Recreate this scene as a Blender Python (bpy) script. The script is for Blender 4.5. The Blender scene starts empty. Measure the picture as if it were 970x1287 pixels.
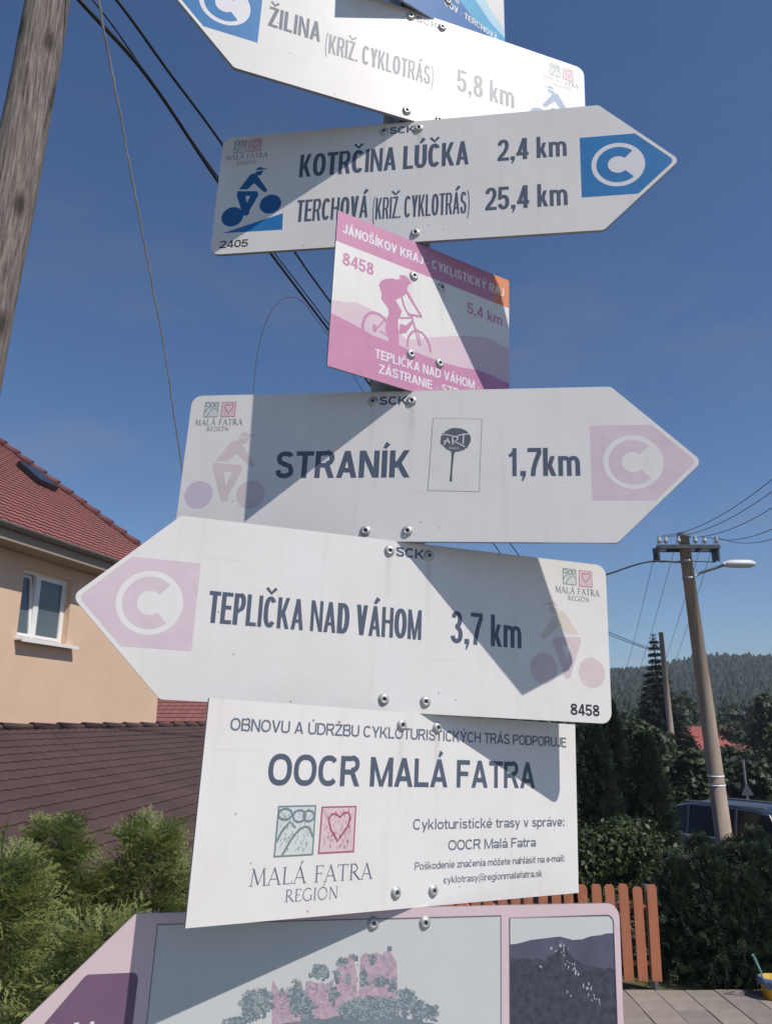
import bpy, math, random
import numpy as np
from mathutils import Matrix, Vector, noise

random.seed(7)
rng = np.random.default_rng(11)
scene = bpy.context.scene
col = scene.collection

FRAMES = {
    'zil': ((0.05266, 0.95017, 3.43651), (0.94553, 0.32187, -0.04874), (0.04257, 0.02619, 0.99875)),
    'kot': ((0.01474, 0.94512, 3.23779), (0.9866, -0.15927, -0.03546), (0.0393, 0.02098, 0.99901)),
    'blue': ((0.07554, 0.96146, 3.63176), (0.82822, 0.55995, -0.02255), (0.02041, 0.01009, 0.99974)),
    'mag': ((0.0487, 0.9473, 3.0155), (0.85653, 0.51385, -0.0481), (0.04206, 0.0234, 0.99884)),
    'str': ((-0.0002, 0.93365, 2.81857), (0.98923, -0.14115, -0.03864), (0.0452, 0.04359, 0.99803)),
    'tep': ((0.02055, 0.9323, 2.61824), (0.95189, 0.30326, -0.04392), (0.03877, 0.02299, 0.99898)),
    'ooc': ((0.03021, 0.93539, 2.41508), (0.82179, 0.56793, -0.04591), (0.04478, 0.01595, 0.99887)),
    'bot': ((0.00119, 0.92277, 2.08613), (0.94549, 0.32259, -0.04458), (0.03979, 0.02142, 0.99898)),
}
LEFT = {'blue': -0.1403, 'zil': -0.3698, 'kot': -0.2673, 'mag': -0.1394, 'str': -0.2693, 'tep': -0.3696, 'ooc': -0.2566, 'bot': -0.2707}
POLE_P = (-0.0002, 0.99186, 2.57833)
POLE_UP = (0.03758, 0.02183, 0.99906)
SUN_DIR = (0.48431, -0.38416, 0.78604)

# ------------------------------------------------------------------ camera
EYE = 2.6
cam_d = bpy.data.cameras.new('camera')
cam = bpy.data.objects.new('camera', cam_d)
col.objects.link(cam)
cam.location = (0, 0, EYE)
cam.rotation_euler = (math.radians(90 + 15.3), 0, 0)
cam_d.sensor_fit = 'VERTICAL'
cam_d.sensor_height = 24
cam_d.lens = 998.28 / 1287 * 24
cam_d.clip_start = 0.05
cam_d.clip_end = 6000
scene.camera = cam

# ------------------------------------------------------------------ world, sun, exposure
sd = Vector(SUN_DIR).normalized()
world = bpy.data.worlds.new('World')
scene.world = world
world.use_nodes = True
wn, wl = world.node_tree.nodes, world.node_tree.links
wn.clear()
w_out = wn.new('ShaderNodeOutputWorld')
w_bg = wn.new('ShaderNodeBackground')
w_sky = wn.new('ShaderNodeTexSky')
w_sky.sky_type = 'NISHITA'
w_sky.sun_disc = False
w_sky.sun_elevation = math.asin(sd.z)
w_sky.sun_rotation = math.atan2(sd.x, sd.y)
w_sky.altitude = 400
w_sky.air_density = 1.0
w_sky.dust_density = 0.15
w_sky.ozone_density = 6.0
w_bg.inputs['Strength'].default_value = 0.095
# a few thin wisps of cloud
w_tc = wn.new('ShaderNodeTexCoord')
w_map = wn.new('ShaderNodeMapping')
w_map.inputs['Scale'].default_value = (2.2, 2.2, 7.0)
w_map.inputs['Rotation'].default_value = (0.0, 0.25, 0.3)
w_no = wn.new('ShaderNodeTexNoise')
w_no.inputs['Scale'].default_value = 1.6
w_no.inputs['Detail'].default_value = 9
w_no.inputs['Roughness'].default_value = 0.62
w_cr = wn.new('ShaderNodeMapRange')
w_cr.inputs['From Min'].default_value = 0.46
w_cr.inputs['From Max'].default_value = 0.85
w_cr.inputs['To Max'].default_value = 0.42
w_mix = wn.new('ShaderNodeMix')
w_mix.data_type = 'RGBA'
w_mix.inputs['B'].default_value = (2.5, 2.5, 2.65, 1)
wl.new(w_tc.outputs['Generated'], w_map.inputs['Vector'])
wl.new(w_map.outputs['Vector'], w_no.inputs['Vector'])
wl.new(w_no.outputs['Fac'], w_cr.inputs['Value'])
w_sep = wn.new('ShaderNodeSeparateXYZ')
wl.new(w_tc.outputs['Generated'], w_sep.inputs['Vector'])
w_low = wn.new('ShaderNodeMapRange')          # the wisps lie low over the valley
w_low.inputs['From Min'].default_value = 0.05
w_low.inputs['From Max'].default_value = 0.75
w_low.inputs['To Min'].default_value = 1.9
w_low.inputs['To Max'].default_value = 0.0
wl.new(w_sep.outputs['Z'], w_low.inputs['Value'])
w_mul = wn.new('ShaderNodeMath')
w_mul.operation = 'MULTIPLY'
wl.new(w_cr.outputs['Result'], w_mul.inputs[0])
wl.new(w_low.outputs['Result'], w_mul.inputs[1])
wl.new(w_mul.outputs[0], w_mix.inputs['Factor'])
w_hs = wn.new('ShaderNodeHueSaturation')
w_hs.inputs['Saturation'].default_value = 1.08
w_hs.inputs['Value'].default_value = 1.0
w_hs.inputs['Hue'].default_value = 0.503
wl.new(w_sky.outputs['Color'], w_hs.inputs['Color'])
wl.new(w_hs.outputs['Color'], w_mix.inputs['A'])
wl.new(w_mix.outputs['Result'], w_bg.inputs['Color'])
wl.new(w_bg.outputs['Background'], w_out.inputs['Surface'])

sun_d = bpy.data.lights.new('sun', 'SUN')
sun = bpy.data.objects.new('sun', sun_d)
col.objects.link(sun)
sun.rotation_euler = sd.to_track_quat('Z', 'Y').to_euler()
sun_d.energy = 4.0
sun_d.angle = math.radians(0.5)
sun_d.color = (1.0, 0.945, 0.875)
scene.view_settings.view_transform = 'Standard'
scene.view_settings.look = 'None'
scene.view_settings.gamma = 1
scene.view_settings.use_curve_mapping = False
scene.view_settings.exposure = 0.07

# ------------------------------------------------------------------ helpers
def lin(r, g, b):
    f = lambda c: (c / 255 / 12.92) if c / 255 <= 0.04045 else ((c / 255 + 0.055) / 1.055) ** 2.4
    return (f(r), f(g), f(b))

def mat(name, color, rough=0.6, var=0.0, scale=8.0, bump=0.0, bscale=40.0, metal=0.0, spec=0.5, color2=None, stretch=(1, 1, 1), island=0.0, coord='Object', trans=0.0, detail=6):
    m = bpy.data.materials.new(name)
    m.use_nodes = True
    n, l = m.node_tree.nodes, m.node_tree.links
    b = n['Principled BSDF']
    b.inputs['Base Color'].default_value = (*color, 1)
    b.inputs['Roughness'].default_value = rough
    b.inputs['Metallic'].default_value = metal
    b.inputs['Specular IOR Level'].default_value = spec
    tc = n.new('ShaderNodeTexCoord')
    mp = n.new('ShaderNodeMapping')
    mp.inputs['Scale'].default_value = stretch
    l.new(tc.outputs[coord], mp.inputs['Vector'])
    last = None
    if var > 0:
        t = n.new('ShaderNodeTexNoise')
        t.inputs['Scale'].default_value = scale
        t.inputs['Detail'].default_value = detail
        t.inputs['Roughness'].default_value = 0.65
        l.new(mp.outputs['Vector'], t.inputs['Vector'])
        r = n.new('ShaderNodeMapRange')
        r.inputs['From Min'].default_value = 0.3
        r.inputs['From Max'].default_value = 0.7
        l.new(t.outputs['Fac'], r.inputs['Value'])
        mx = n.new('ShaderNodeMix')
        mx.data_type = 'RGBA'
        c2 = color2 if color2 else tuple(c * (1 - var) for c in color)
        mx.inputs['A'].default_value = (*color, 1)
        mx.inputs['B'].default_value = (*c2, 1)
        l.new(r.outputs['Result'], mx.inputs['Factor'])
        last = mx.outputs['Result']
    if island > 0:
        g = n.new('ShaderNodeNewGeometry')
        h = n.new('ShaderNodeHueSaturation')
        mr = n.new('ShaderNodeMapRange')
        mr.inputs['To Min'].default_value = 1 - island
        mr.inputs['To Max'].default_value = 1 + island
        l.new(g.outputs['Random Per Island'], mr.inputs['Value'])
        l.new(mr.outputs['Result'], h.inputs['Value'])
        if last: l.new(last, h.inputs['Color'])
        else: h.inputs['Color'].default_value = (*color, 1)
        last = h.outputs['Color']
    if last: l.new(last, b.inputs['Base Color'])
    if trans > 0:
        b.inputs['Subsurface Weight'].default_value = 0
        tr = n.new('ShaderNodeBsdfTranslucent')
        ms = n.new('ShaderNodeMixShader')
        ms.inputs['Fac'].default_value = trans
        if last: l.new(last, tr.inputs['Color'])
        else: tr.inputs['Color'].default_value = (*color, 1)
        l.new(b.outputs['BSDF'], ms.inputs[1])
        l.new(tr.outputs['BSDF'], ms.inputs[2])
        l.new(ms.outputs['Shader'], n['Material Output'].inputs['Surface'])
    if bump > 0:
        t2 = n.new('ShaderNodeTexNoise')
        t2.inputs['Scale'].default_value = bscale
        t2.inputs['Detail'].default_value = 5
        l.new(mp.outputs['Vector'], t2.inputs['Vector'])
        bp = n.new('ShaderNodeBump')
        bp.inputs['Strength'].default_value = bump
        bp.inputs['Distance'].default_value = 0.01
        l.new(t2.outputs['Fac'], bp.inputs['Height'])
        l.new(bp.outputs['Normal'], b.inputs['Normal'])
    return m

def tag(o, label=None, cat=None, group=None, kind=None):
    if label: o['label'] = label
    if cat: o['category'] = cat
    if group: o['group'] = group
    if kind: o['kind'] = kind
    return o

def empty(name, loc=(0, 0, 0), label=None, cat=None, group=None, mw=None):
    o = bpy.data.objects.new(name, None)
    o.empty_display_size = 0.1
    col.objects.link(o)
    if mw is not None: o.matrix_world = mw
    else: o.location = loc
    return tag(o, label, cat, group)

def link(name, me, m=None, parent=None):
    o = bpy.data.objects.new(name, me)
    if m is not None:
        for q in (m if isinstance(m, (list, tuple)) else [m]): me.materials.append(q)
    col.objects.link(o)
    if parent is not None: o.parent = parent
    return o

def mesh(name, v, f, m=None, parent=None, smooth=False, mi=None):
    me = bpy.data.meshes.new(name)
    if isinstance(v, np.ndarray): v = v.reshape(-1, 3)
    me.from_pydata([tuple(p) for p in v] if not isinstance(v, np.ndarray) else v.tolist(), [], f if not isinstance(f, np.ndarray) else f.tolist())
    if smooth: me.polygons.foreach_set('use_smooth', [True] * len(me.polygons))
    if mi is not None: me.polygons.foreach_set('material_index', mi)
    me.update()
    return link(name, me, m, parent)

class MB:
    def __init__(s): s.v, s.f, s.mi = [], [], []
    def add(s, v, f, mi=0):
        k = len(s.v)
        s.v += [tuple(p) for p in v]
        s.f += [tuple(i + k for i in q) for q in f]
        s.mi += [mi] * len(f)
    def box(s, c, d, M=None, mi=0):
        x, y, z = d[0] / 2, d[1] / 2, d[2] / 2
        vs = [Vector((sx * x, sy * y, sz * z)) for sx in (-1, 1) for sy in (-1, 1) for sz in (-1, 1)]
        if M is not None: vs = [M @ p for p in vs]
        vs = [p + Vector(c) for p in vs]
        s.add(vs, [(0, 1, 3, 2), (4, 6, 7, 5), (0, 4, 5, 1), (2, 3, 7, 6), (0, 2, 6, 4), (1, 5, 7, 3)], mi)
    def tube(s, pts, r, n=10, mi=0, cap=True):
        pts = [Vector(p) for p in pts]
        rr = r if isinstance(r, (list, tuple)) else [r] * len(pts)
        vs, fs = [], []
        ref = Vector((0, 0, 1))
        for i, p in enumerate(pts):
            t = (pts[min(i + 1, len(pts) - 1)] - pts[max(i - 1, 0)]).normalized()
            a = t.cross(ref if abs(t.dot(ref)) < 0.95 else Vector((0, 1, 0))).normalized()
            b = t.cross(a).normalized()
            for k in range(n):
                w = 2 * math.pi * k / n
                vs.append(p + (a * math.cos(w) + b * math.sin(w)) * rr[i])
        for i in range(len(pts) - 1):
            for k in range(n):
                fs.append((i * n + k, i * n + (k + 1) % n, (i + 1) * n + (k + 1) % n, (i + 1) * n + k))
        if cap:
            fs.append(tuple(range(n)))
            fs.append(tuple((len(pts) - 1) * n + k for k in reversed(range(n))))
        s.add(vs, fs, mi)
    def prism(s, poly, z0, z1, mi=0):
        n = len(poly)
        vs = [(x, y, z0) for x, y in poly] + [(x, y, z1) for x, y in poly]
        fs = [tuple(reversed(range(n))), tuple(range(n, 2 * n))] + [(i, (i + 1) % n, n + (i + 1) % n, n + i) for i in range(n)]
        s.add(vs, fs, mi)
    def build(s, name, m, parent=None, smooth=False):
        return mesh(name, s.v, s.f, m, parent, smooth, s.mi)

def rounded(poly, rad):
    """round the corners of a closed polygon; rad is one radius or one per corner"""
    out = []
    n = len(poly)
    rr = rad if isinstance(rad, (list, tuple)) else [rad] * n
    for i in range(n):
        p, a, b = Vector(poly[i]), Vector(poly[i - 1]), Vector(poly[(i + 1) % n])
        r = rr[i]
        if r <= 0:
            out.append(tuple(p)); continue
        u, w = (a - p).normalized(), (b - p).normalized()
        ang = u.angle(w)
        t = r / math.tan(ang / 2)
        c = p + (u + w).normalized() * (r / math.sin(ang / 2))
        s0, s1 = p + u * t, p + w * t
        a0 = math.atan2(s0.y - c.y, s0.x - c.x)
        a1 = math.atan2(s1.y - c.y, s1.x - c.x)
        dlt = (a1 - a0 + math.pi) % (2 * math.pi) - math.pi
        for k in range(7):
            w_ = a0 + dlt * k / 6
            out.append((c.x + r * math.cos(w_), c.y + r * math.sin(w_)))
    return out

# ------------------------------------------------------------------ materials
def plate_material(name, base):
    m = bpy.data.materials.new(name)
    m.use_nodes = True
    n, l = m.node_tree.nodes, m.node_tree.links
    b = n['Principled BSDF']
    tc = n.new('ShaderNodeTexCoord')
    a = n.new('ShaderNodeTexNoise'); a.inputs['Scale'].default_value = 9; a.inputs['Detail'].default_value = 8; a.inputs['Roughness'].default_value = 0.7
    l.new(tc.outputs['Object'], a.inputs['Vector'])
    r = n.new('ShaderNodeMapRange'); r.inputs['From Min'].default_value = 0.35; r.inputs['From Max'].default_value = 0.75
    l.new(a.outputs['Fac'], r.inputs['Value'])
    mx = n.new('ShaderNodeMix'); mx.data_type = 'RGBA'
    mx.inputs['A'].default_value = (*base, 1)
    mx.inputs['B'].default_value = (base[0] * 0.93, base[1] * 0.905, base[2] * 0.88, 1)
    l.new(r.outputs['Result'], mx.inputs['Factor'])
    # specks of dirt: rare cells of a voronoi grid
    v = n.new('ShaderNodeTexVoronoi'); v.inputs['Scale'].default_value = 46
    l.new(tc.outputs['Object'], v.inputs['Vector'])
    d = n.new('ShaderNodeMath'); d.operation = 'LESS_THAN'; d.inputs[1].default_value = 0.055
    l.new(v.outputs['Distance'], d.inputs[0])
    sp = n.new('ShaderNodeSeparateColor')
    l.new(v.outputs['Color'], sp.inputs['Color'])
    g = n.new('ShaderNodeMath'); g.operation = 'GREATER_THAN'; g.inputs[1].default_value = 0.82
    l.new(sp.outputs['Red'], g.inputs[0])
    k = n.new('ShaderNodeMath'); k.operation = 'MULTIPLY'
    l.new(d.outputs[0], k.inputs[0]); l.new(g.outputs[0], k.inputs[1])
    k2 = n.new('ShaderNodeMath'); k2.operation = 'MULTIPLY'; k2.inputs[1].default_value = 0.6
    l.new(k.outputs[0], k2.inputs[0])
    # faint vertical run marks
    mp = n.new('ShaderNodeMapping'); mp.inputs['Scale'].default_value = (60, 3, 1)
    l.new(tc.outputs['Object'], mp.inputs['Vector'])
    st = n.new('ShaderNodeTexNoise'); st.inputs['Scale'].default_value = 1.0; st.inputs['Detail'].default_value = 3
    l.new(mp.outputs['Vector'], st.inputs['Vector'])
    sr = n.new('ShaderNodeMapRange'); sr.inputs['From Min'].default_value = 0.55; sr.inputs['From Max'].default_value = 0.8; sr.inputs['To Max'].default_value = 0.10
    l.new(st.outputs['Fac'], sr.inputs['Value'])
    m0 = n.new('ShaderNodeMix'); m0.data_type = 'RGBA'; m0.inputs['B'].default_value = (0.30, 0.27, 0.23, 1)
    l.new(sr.outputs['Result'], m0.inputs['Factor']); l.new(mx.outputs['Result'], m0.inputs['A'])
    m2 = n.new('ShaderNodeMix'); m2.data_type = 'RGBA'; m2.inputs['B'].default_value = (0.18, 0.15, 0.12, 1)
    l.new(k2.outputs[0], m2.inputs['Factor']); l.new(m0.outputs['Result'], m2.inputs['A'])
    sx = n.new('ShaderNodeSeparateXYZ'); l.new(tc.outputs['Object'], sx.inputs['Vector'])
    def mth(op, a_, b_=None, clamp=False):
        q_ = n.new('ShaderNodeMath'); q_.operation = op; q_.use_clamp = clamp
        for i_, v_ in enumerate((a_, b_)):
            if v_ is None: continue
            if isinstance(v_, (int, float)): q_.inputs[i_].default_value = v_
            else: l.new(v_, q_.inputs[i_])
        return q_.outputs[0]
    off_ = mth('ABSOLUTE', mth('SUBTRACT', mth('ABSOLUTE', sx.outputs['X']), 0.0252))
    band = mth('MULTIPLY', mth('SUBTRACT', 0.0055, off_), 260.0, True)
    yy_ = mth('MULTIPLY', mth('SUBTRACT', sx.outputs['Y'], 0.085), 10.0, True)
    cut = mth('LESS_THAN', sx.outputs['Y'], 0.187)
    run = mth('MULTIPLY', mth('MULTIPLY', band, yy_), mth('MULTIPLY', cut, mth('MULTIPLY', a.outputs['Fac'], 0.42)))
    # hairline scratches
    ms_ = n.new('ShaderNodeMapping'); ms_.inputs['Scale'].default_value = (7, 150, 1); ms_.inputs['Rotation'].default_value = (0, 0, 0.5)
    l.new(tc.outputs['Object'], ms_.inputs['Vector'])
    ns_ = n.new('ShaderNodeTexNoise'); ns_.inputs['Scale'].default_value = 1.0; ns_.inputs['Detail'].default_value = 1
    l.new(ms_.outputs['Vector'], ns_.inputs['Vector'])
    scr = mth('MULTIPLY', mth('MULTIPLY', mth('SUBTRACT', ns_.outputs['Fac'], 0.74), 20.0, True), 0.10)
    m3 = n.new('ShaderNodeMix'); m3.data_type = 'RGBA'; m3.inputs['B'].default_value = (0.33, 0.29, 0.25, 1)
    l.new(mth('ADD', run, scr), m3.inputs['Factor']); l.new(m2.outputs['Result'], m3.inputs['A'])
    l.new(m3.outputs['Result'], b.inputs['Base Color'])
    b.inputs['Roughness'].default_value = 0.36
    b.inputs['Specular IOR Level'].default_value = 0.30
    rr = n.new('ShaderNodeMapRange'); rr.inputs['To Min'].default_value = 0.32; rr.inputs['To Max'].default_value = 0.48
    l.new(a.outputs['Fac'], rr.inputs['Value']); l.new(rr.outputs['Result'], b.inputs['Roughness'])
    t = n.new('ShaderNodeTexNoise'); t.inputs['Scale'].default_value = 7; t.inputs['Detail'].default_value = 2
    l.new(tc.outputs['Object'], t.inputs['Vector'])
    bp = n.new('ShaderNodeBump'); bp.inputs['Strength'].default_value = 0.12; bp.inputs['Distance'].default_value = 0.004
    l.new(t.outputs['Fac'], bp.inputs['Height']); l.new(bp.outputs['Normal'], b.inputs['Normal'])
    return m

def ink(name, c, var=0.12):
    return mat(name, c, rough=0.45, var=var, scale=25, spec=0.28)

M_plate = plate_material('reflective_white_sheet', (0.80, 0.775, 0.755))
M_pinkplate = plate_material('faded_pink_sheet', (0.70, 0.545, 0.575))
M_alu = mat('raw_aluminium', (0.40, 0.41, 0.43), rough=0.45, metal=0.7, var=0.2, scale=30)
M_zinc = mat('galvanised_steel', (0.33, 0.34, 0.35), rough=0.5, metal=0.55, var=0.3, scale=18, bump=0.1)
M_bolt = mat('bolt_steel', (0.60, 0.60, 0.58), rough=0.48, metal=0.6, var=0.15, scale=200)
M_hole = mat('bolt_socket', (0.09, 0.09, 0.10), rough=0.8)
I_dark = ink('slate_lettering', (0.105, 0.130, 0.180))
I_black = ink('black_number', (0.045, 0.045, 0.05))
I_grey = ink('grey_lettering', (0.16, 0.19, 0.235))
I_fade = ink('weathered_lettering', (0.30, 0.31, 0.35))
I_blue = ink('route_blue', (0.028, 0.20, 0.47))
I_navy = ink('rider_blue', (0.025, 0.13, 0.32))
I_lblue = ink('rider_pale_blue', (0.25, 0.36, 0.52))
I_pink = ink('faded_rose', (0.715, 0.585, 0.635))
I_rose = ink('rider_rose', (0.71, 0.60, 0.605))
I_violet = ink('rider_violet', (0.655, 0.55, 0.655))
I_ochre = ink('rider_ochre', (0.72, 0.645, 0.56))
I_mag = ink('magenta_print', (0.60, 0.27, 0.42))
I_magl = ink('pale_magenta_print', (0.70, 0.54, 0.60), var=0.08)
I_magll = ink('ochre_tint_print', (0.76, 0.70, 0.60))
I_orange = ink('orange_print', (0.78, 0.30, 0.16))
I_white = ink('white_print', (0.76, 0.74, 0.76), var=0.03)
I_redline = ink('emblem_red', (0.42, 0.12, 0.20))
I_redfill = ink('emblem_pink', (0.74, 0.57, 0.60))
I_grnline = ink('emblem_green', (0.20, 0.27, 0.27))
I_grnfill = ink('emblem_grey_green', (0.66, 0.69, 0.675))
I_purple = ink('purple_print', (0.20, 0.115, 0.185))
I_line = ink('panel_line', (0.10, 0.10, 0.12))
I_skyp = ink('panel_sky_print', (0.60, 0.61, 0.595), var=0.05)
I_navyband = ink('sky_blue_band', (0.05, 0.17, 0.42))
I_cyan = ink('cyan_wave', (0.10, 0.42, 0.66))
I_pale = ink('pale_blue_wave', (0.48, 0.68, 0.80))
I_sticker = ink('sticker_paper', (0.80, 0.78, 0.74))
I_blot = mat('sticker_ink', (0.13, 0.15, 0.17), rough=0.5, var=0.4, scale=120)

# ------------------------------------------------------------------ flat print on the plates
ZS = 0.2   # print lies 0.1 to 0.3 mm proud of the sheet
class Ribbons:
    """flat strokes with a width, each a hair above the one before"""
    def __init__(s, z, step=0.0000015): s.v, s.f, s.z, s.step = [], [], z * ZS, step
    def line(s, pts, w, closed=False):
        pts = [Vector(p[:2]) for p in pts]
        ww = w if isinstance(w, (list, tuple)) else [w] * len(pts)
        n = len(pts)
        k = len(s.v)
        for i, p in enumerate(pts):
            a = pts[i - 1] if (i > 0 or closed) else p
            b = pts[(i + 1) % n] if (i < n - 1 or closed) else p
            t = (b - a).normalized()
            q = Vector((-t.y, t.x)) * ww[i] / 2
            s.v += [(p.x + q.x, p.y + q.y, s.z), (p.x - q.x, p.y - q.y, s.z)]
        for i in range(n if closed else n - 1):
            j = (i + 1) % n
            s.f.append((k + 2 * i, k + 2 * i + 1, k + 2 * j + 1, k + 2 * j))
        s.z += s.step
    def poly(s, pts):
        k = len(s.v)
        s.v += [(x, y, s.z) for x, y in pts]
        s.f.append(tuple(range(k, k + len(pts))))
        s.z += s.step
    def build(s, name, m, parent): return mesh(name, s.v, s.f, m, parent)

def flat(parent, name, pts, m, z):
    return mesh(name, [(x, y, z * ZS) for x, y in pts], [tuple(range(len(pts)))], m, parent)

def _arc(cx, cy, rx, ry, a0, a1, n=14, e=2.35):
    out = []
    for i in range(n + 1):
        a = math.radians(a0 + (a1 - a0) * i / n)
        c, s = math.cos(a), math.sin(a)
        out.append((cx + rx * math.copysign(abs(c) ** (2 / e), c), cy + ry * math.copysign(abs(s) ** (2 / e), s)))
    return out
# widths of the grotesque letters relative to cap height
GW = {'A': .86, 'B': .80, 'C': .84, 'D': .84, 'E': .72, 'F': .68, 'G': .88, 'H': .82, 'I': .28, 'J': .62, 'K': .84, 'L': .68, 'M': 1.0, 'N': .82, 'O': .90, 'P': .76, 'R': .82, 'S': .78, 'T': .74, 'U': .82, 'V': .82, 'W': 1.15, 'Y': .82, 'Z': .74,
      '0': .66, '1': .50, '2': .66, '3': .66, '4': .70, '5': .66, '6': .66, '7': .64, '8': .68, '9': .66, ',': .26, '.': .26, ':': .26, '(': .36, ')': .36, '-': .36, ' ': .38, '@': 1.1,
      'a': .66, 'c': .62, 'd': .68, 'e': .66, 'f': .38, 'g': .68, 'h': .66, 'i': .26, 'j': .28, 'k': .62, 'l': .26, 'm': 1.0, 'n': .66, 'o': .68, 'p': .68, 'r': .44, 's': .60, 't': .40, 'u': .66, 'v': .62, 'y': .62, 'z': .58, 'b': .68}
BASE = {'Á': ('A', 1), 'É': ('E', 1), 'Í': ('I', 1), 'Ó': ('O', 1), 'Ú': ('U', 1), 'Ý': ('Y', 1), 'Č': ('C', 2), 'Š': ('S', 2), 'Ž': ('Z', 2), 'á': ('a', 1), 'é': ('e', 1), 'í': ('ı', 1), 'č': ('c', 2), 'š': ('s', 2), 'ž': ('z', 2), 'ô': ('o', 3), 'ť': ('t', 4)}
GW['ı'] = .26
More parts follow.
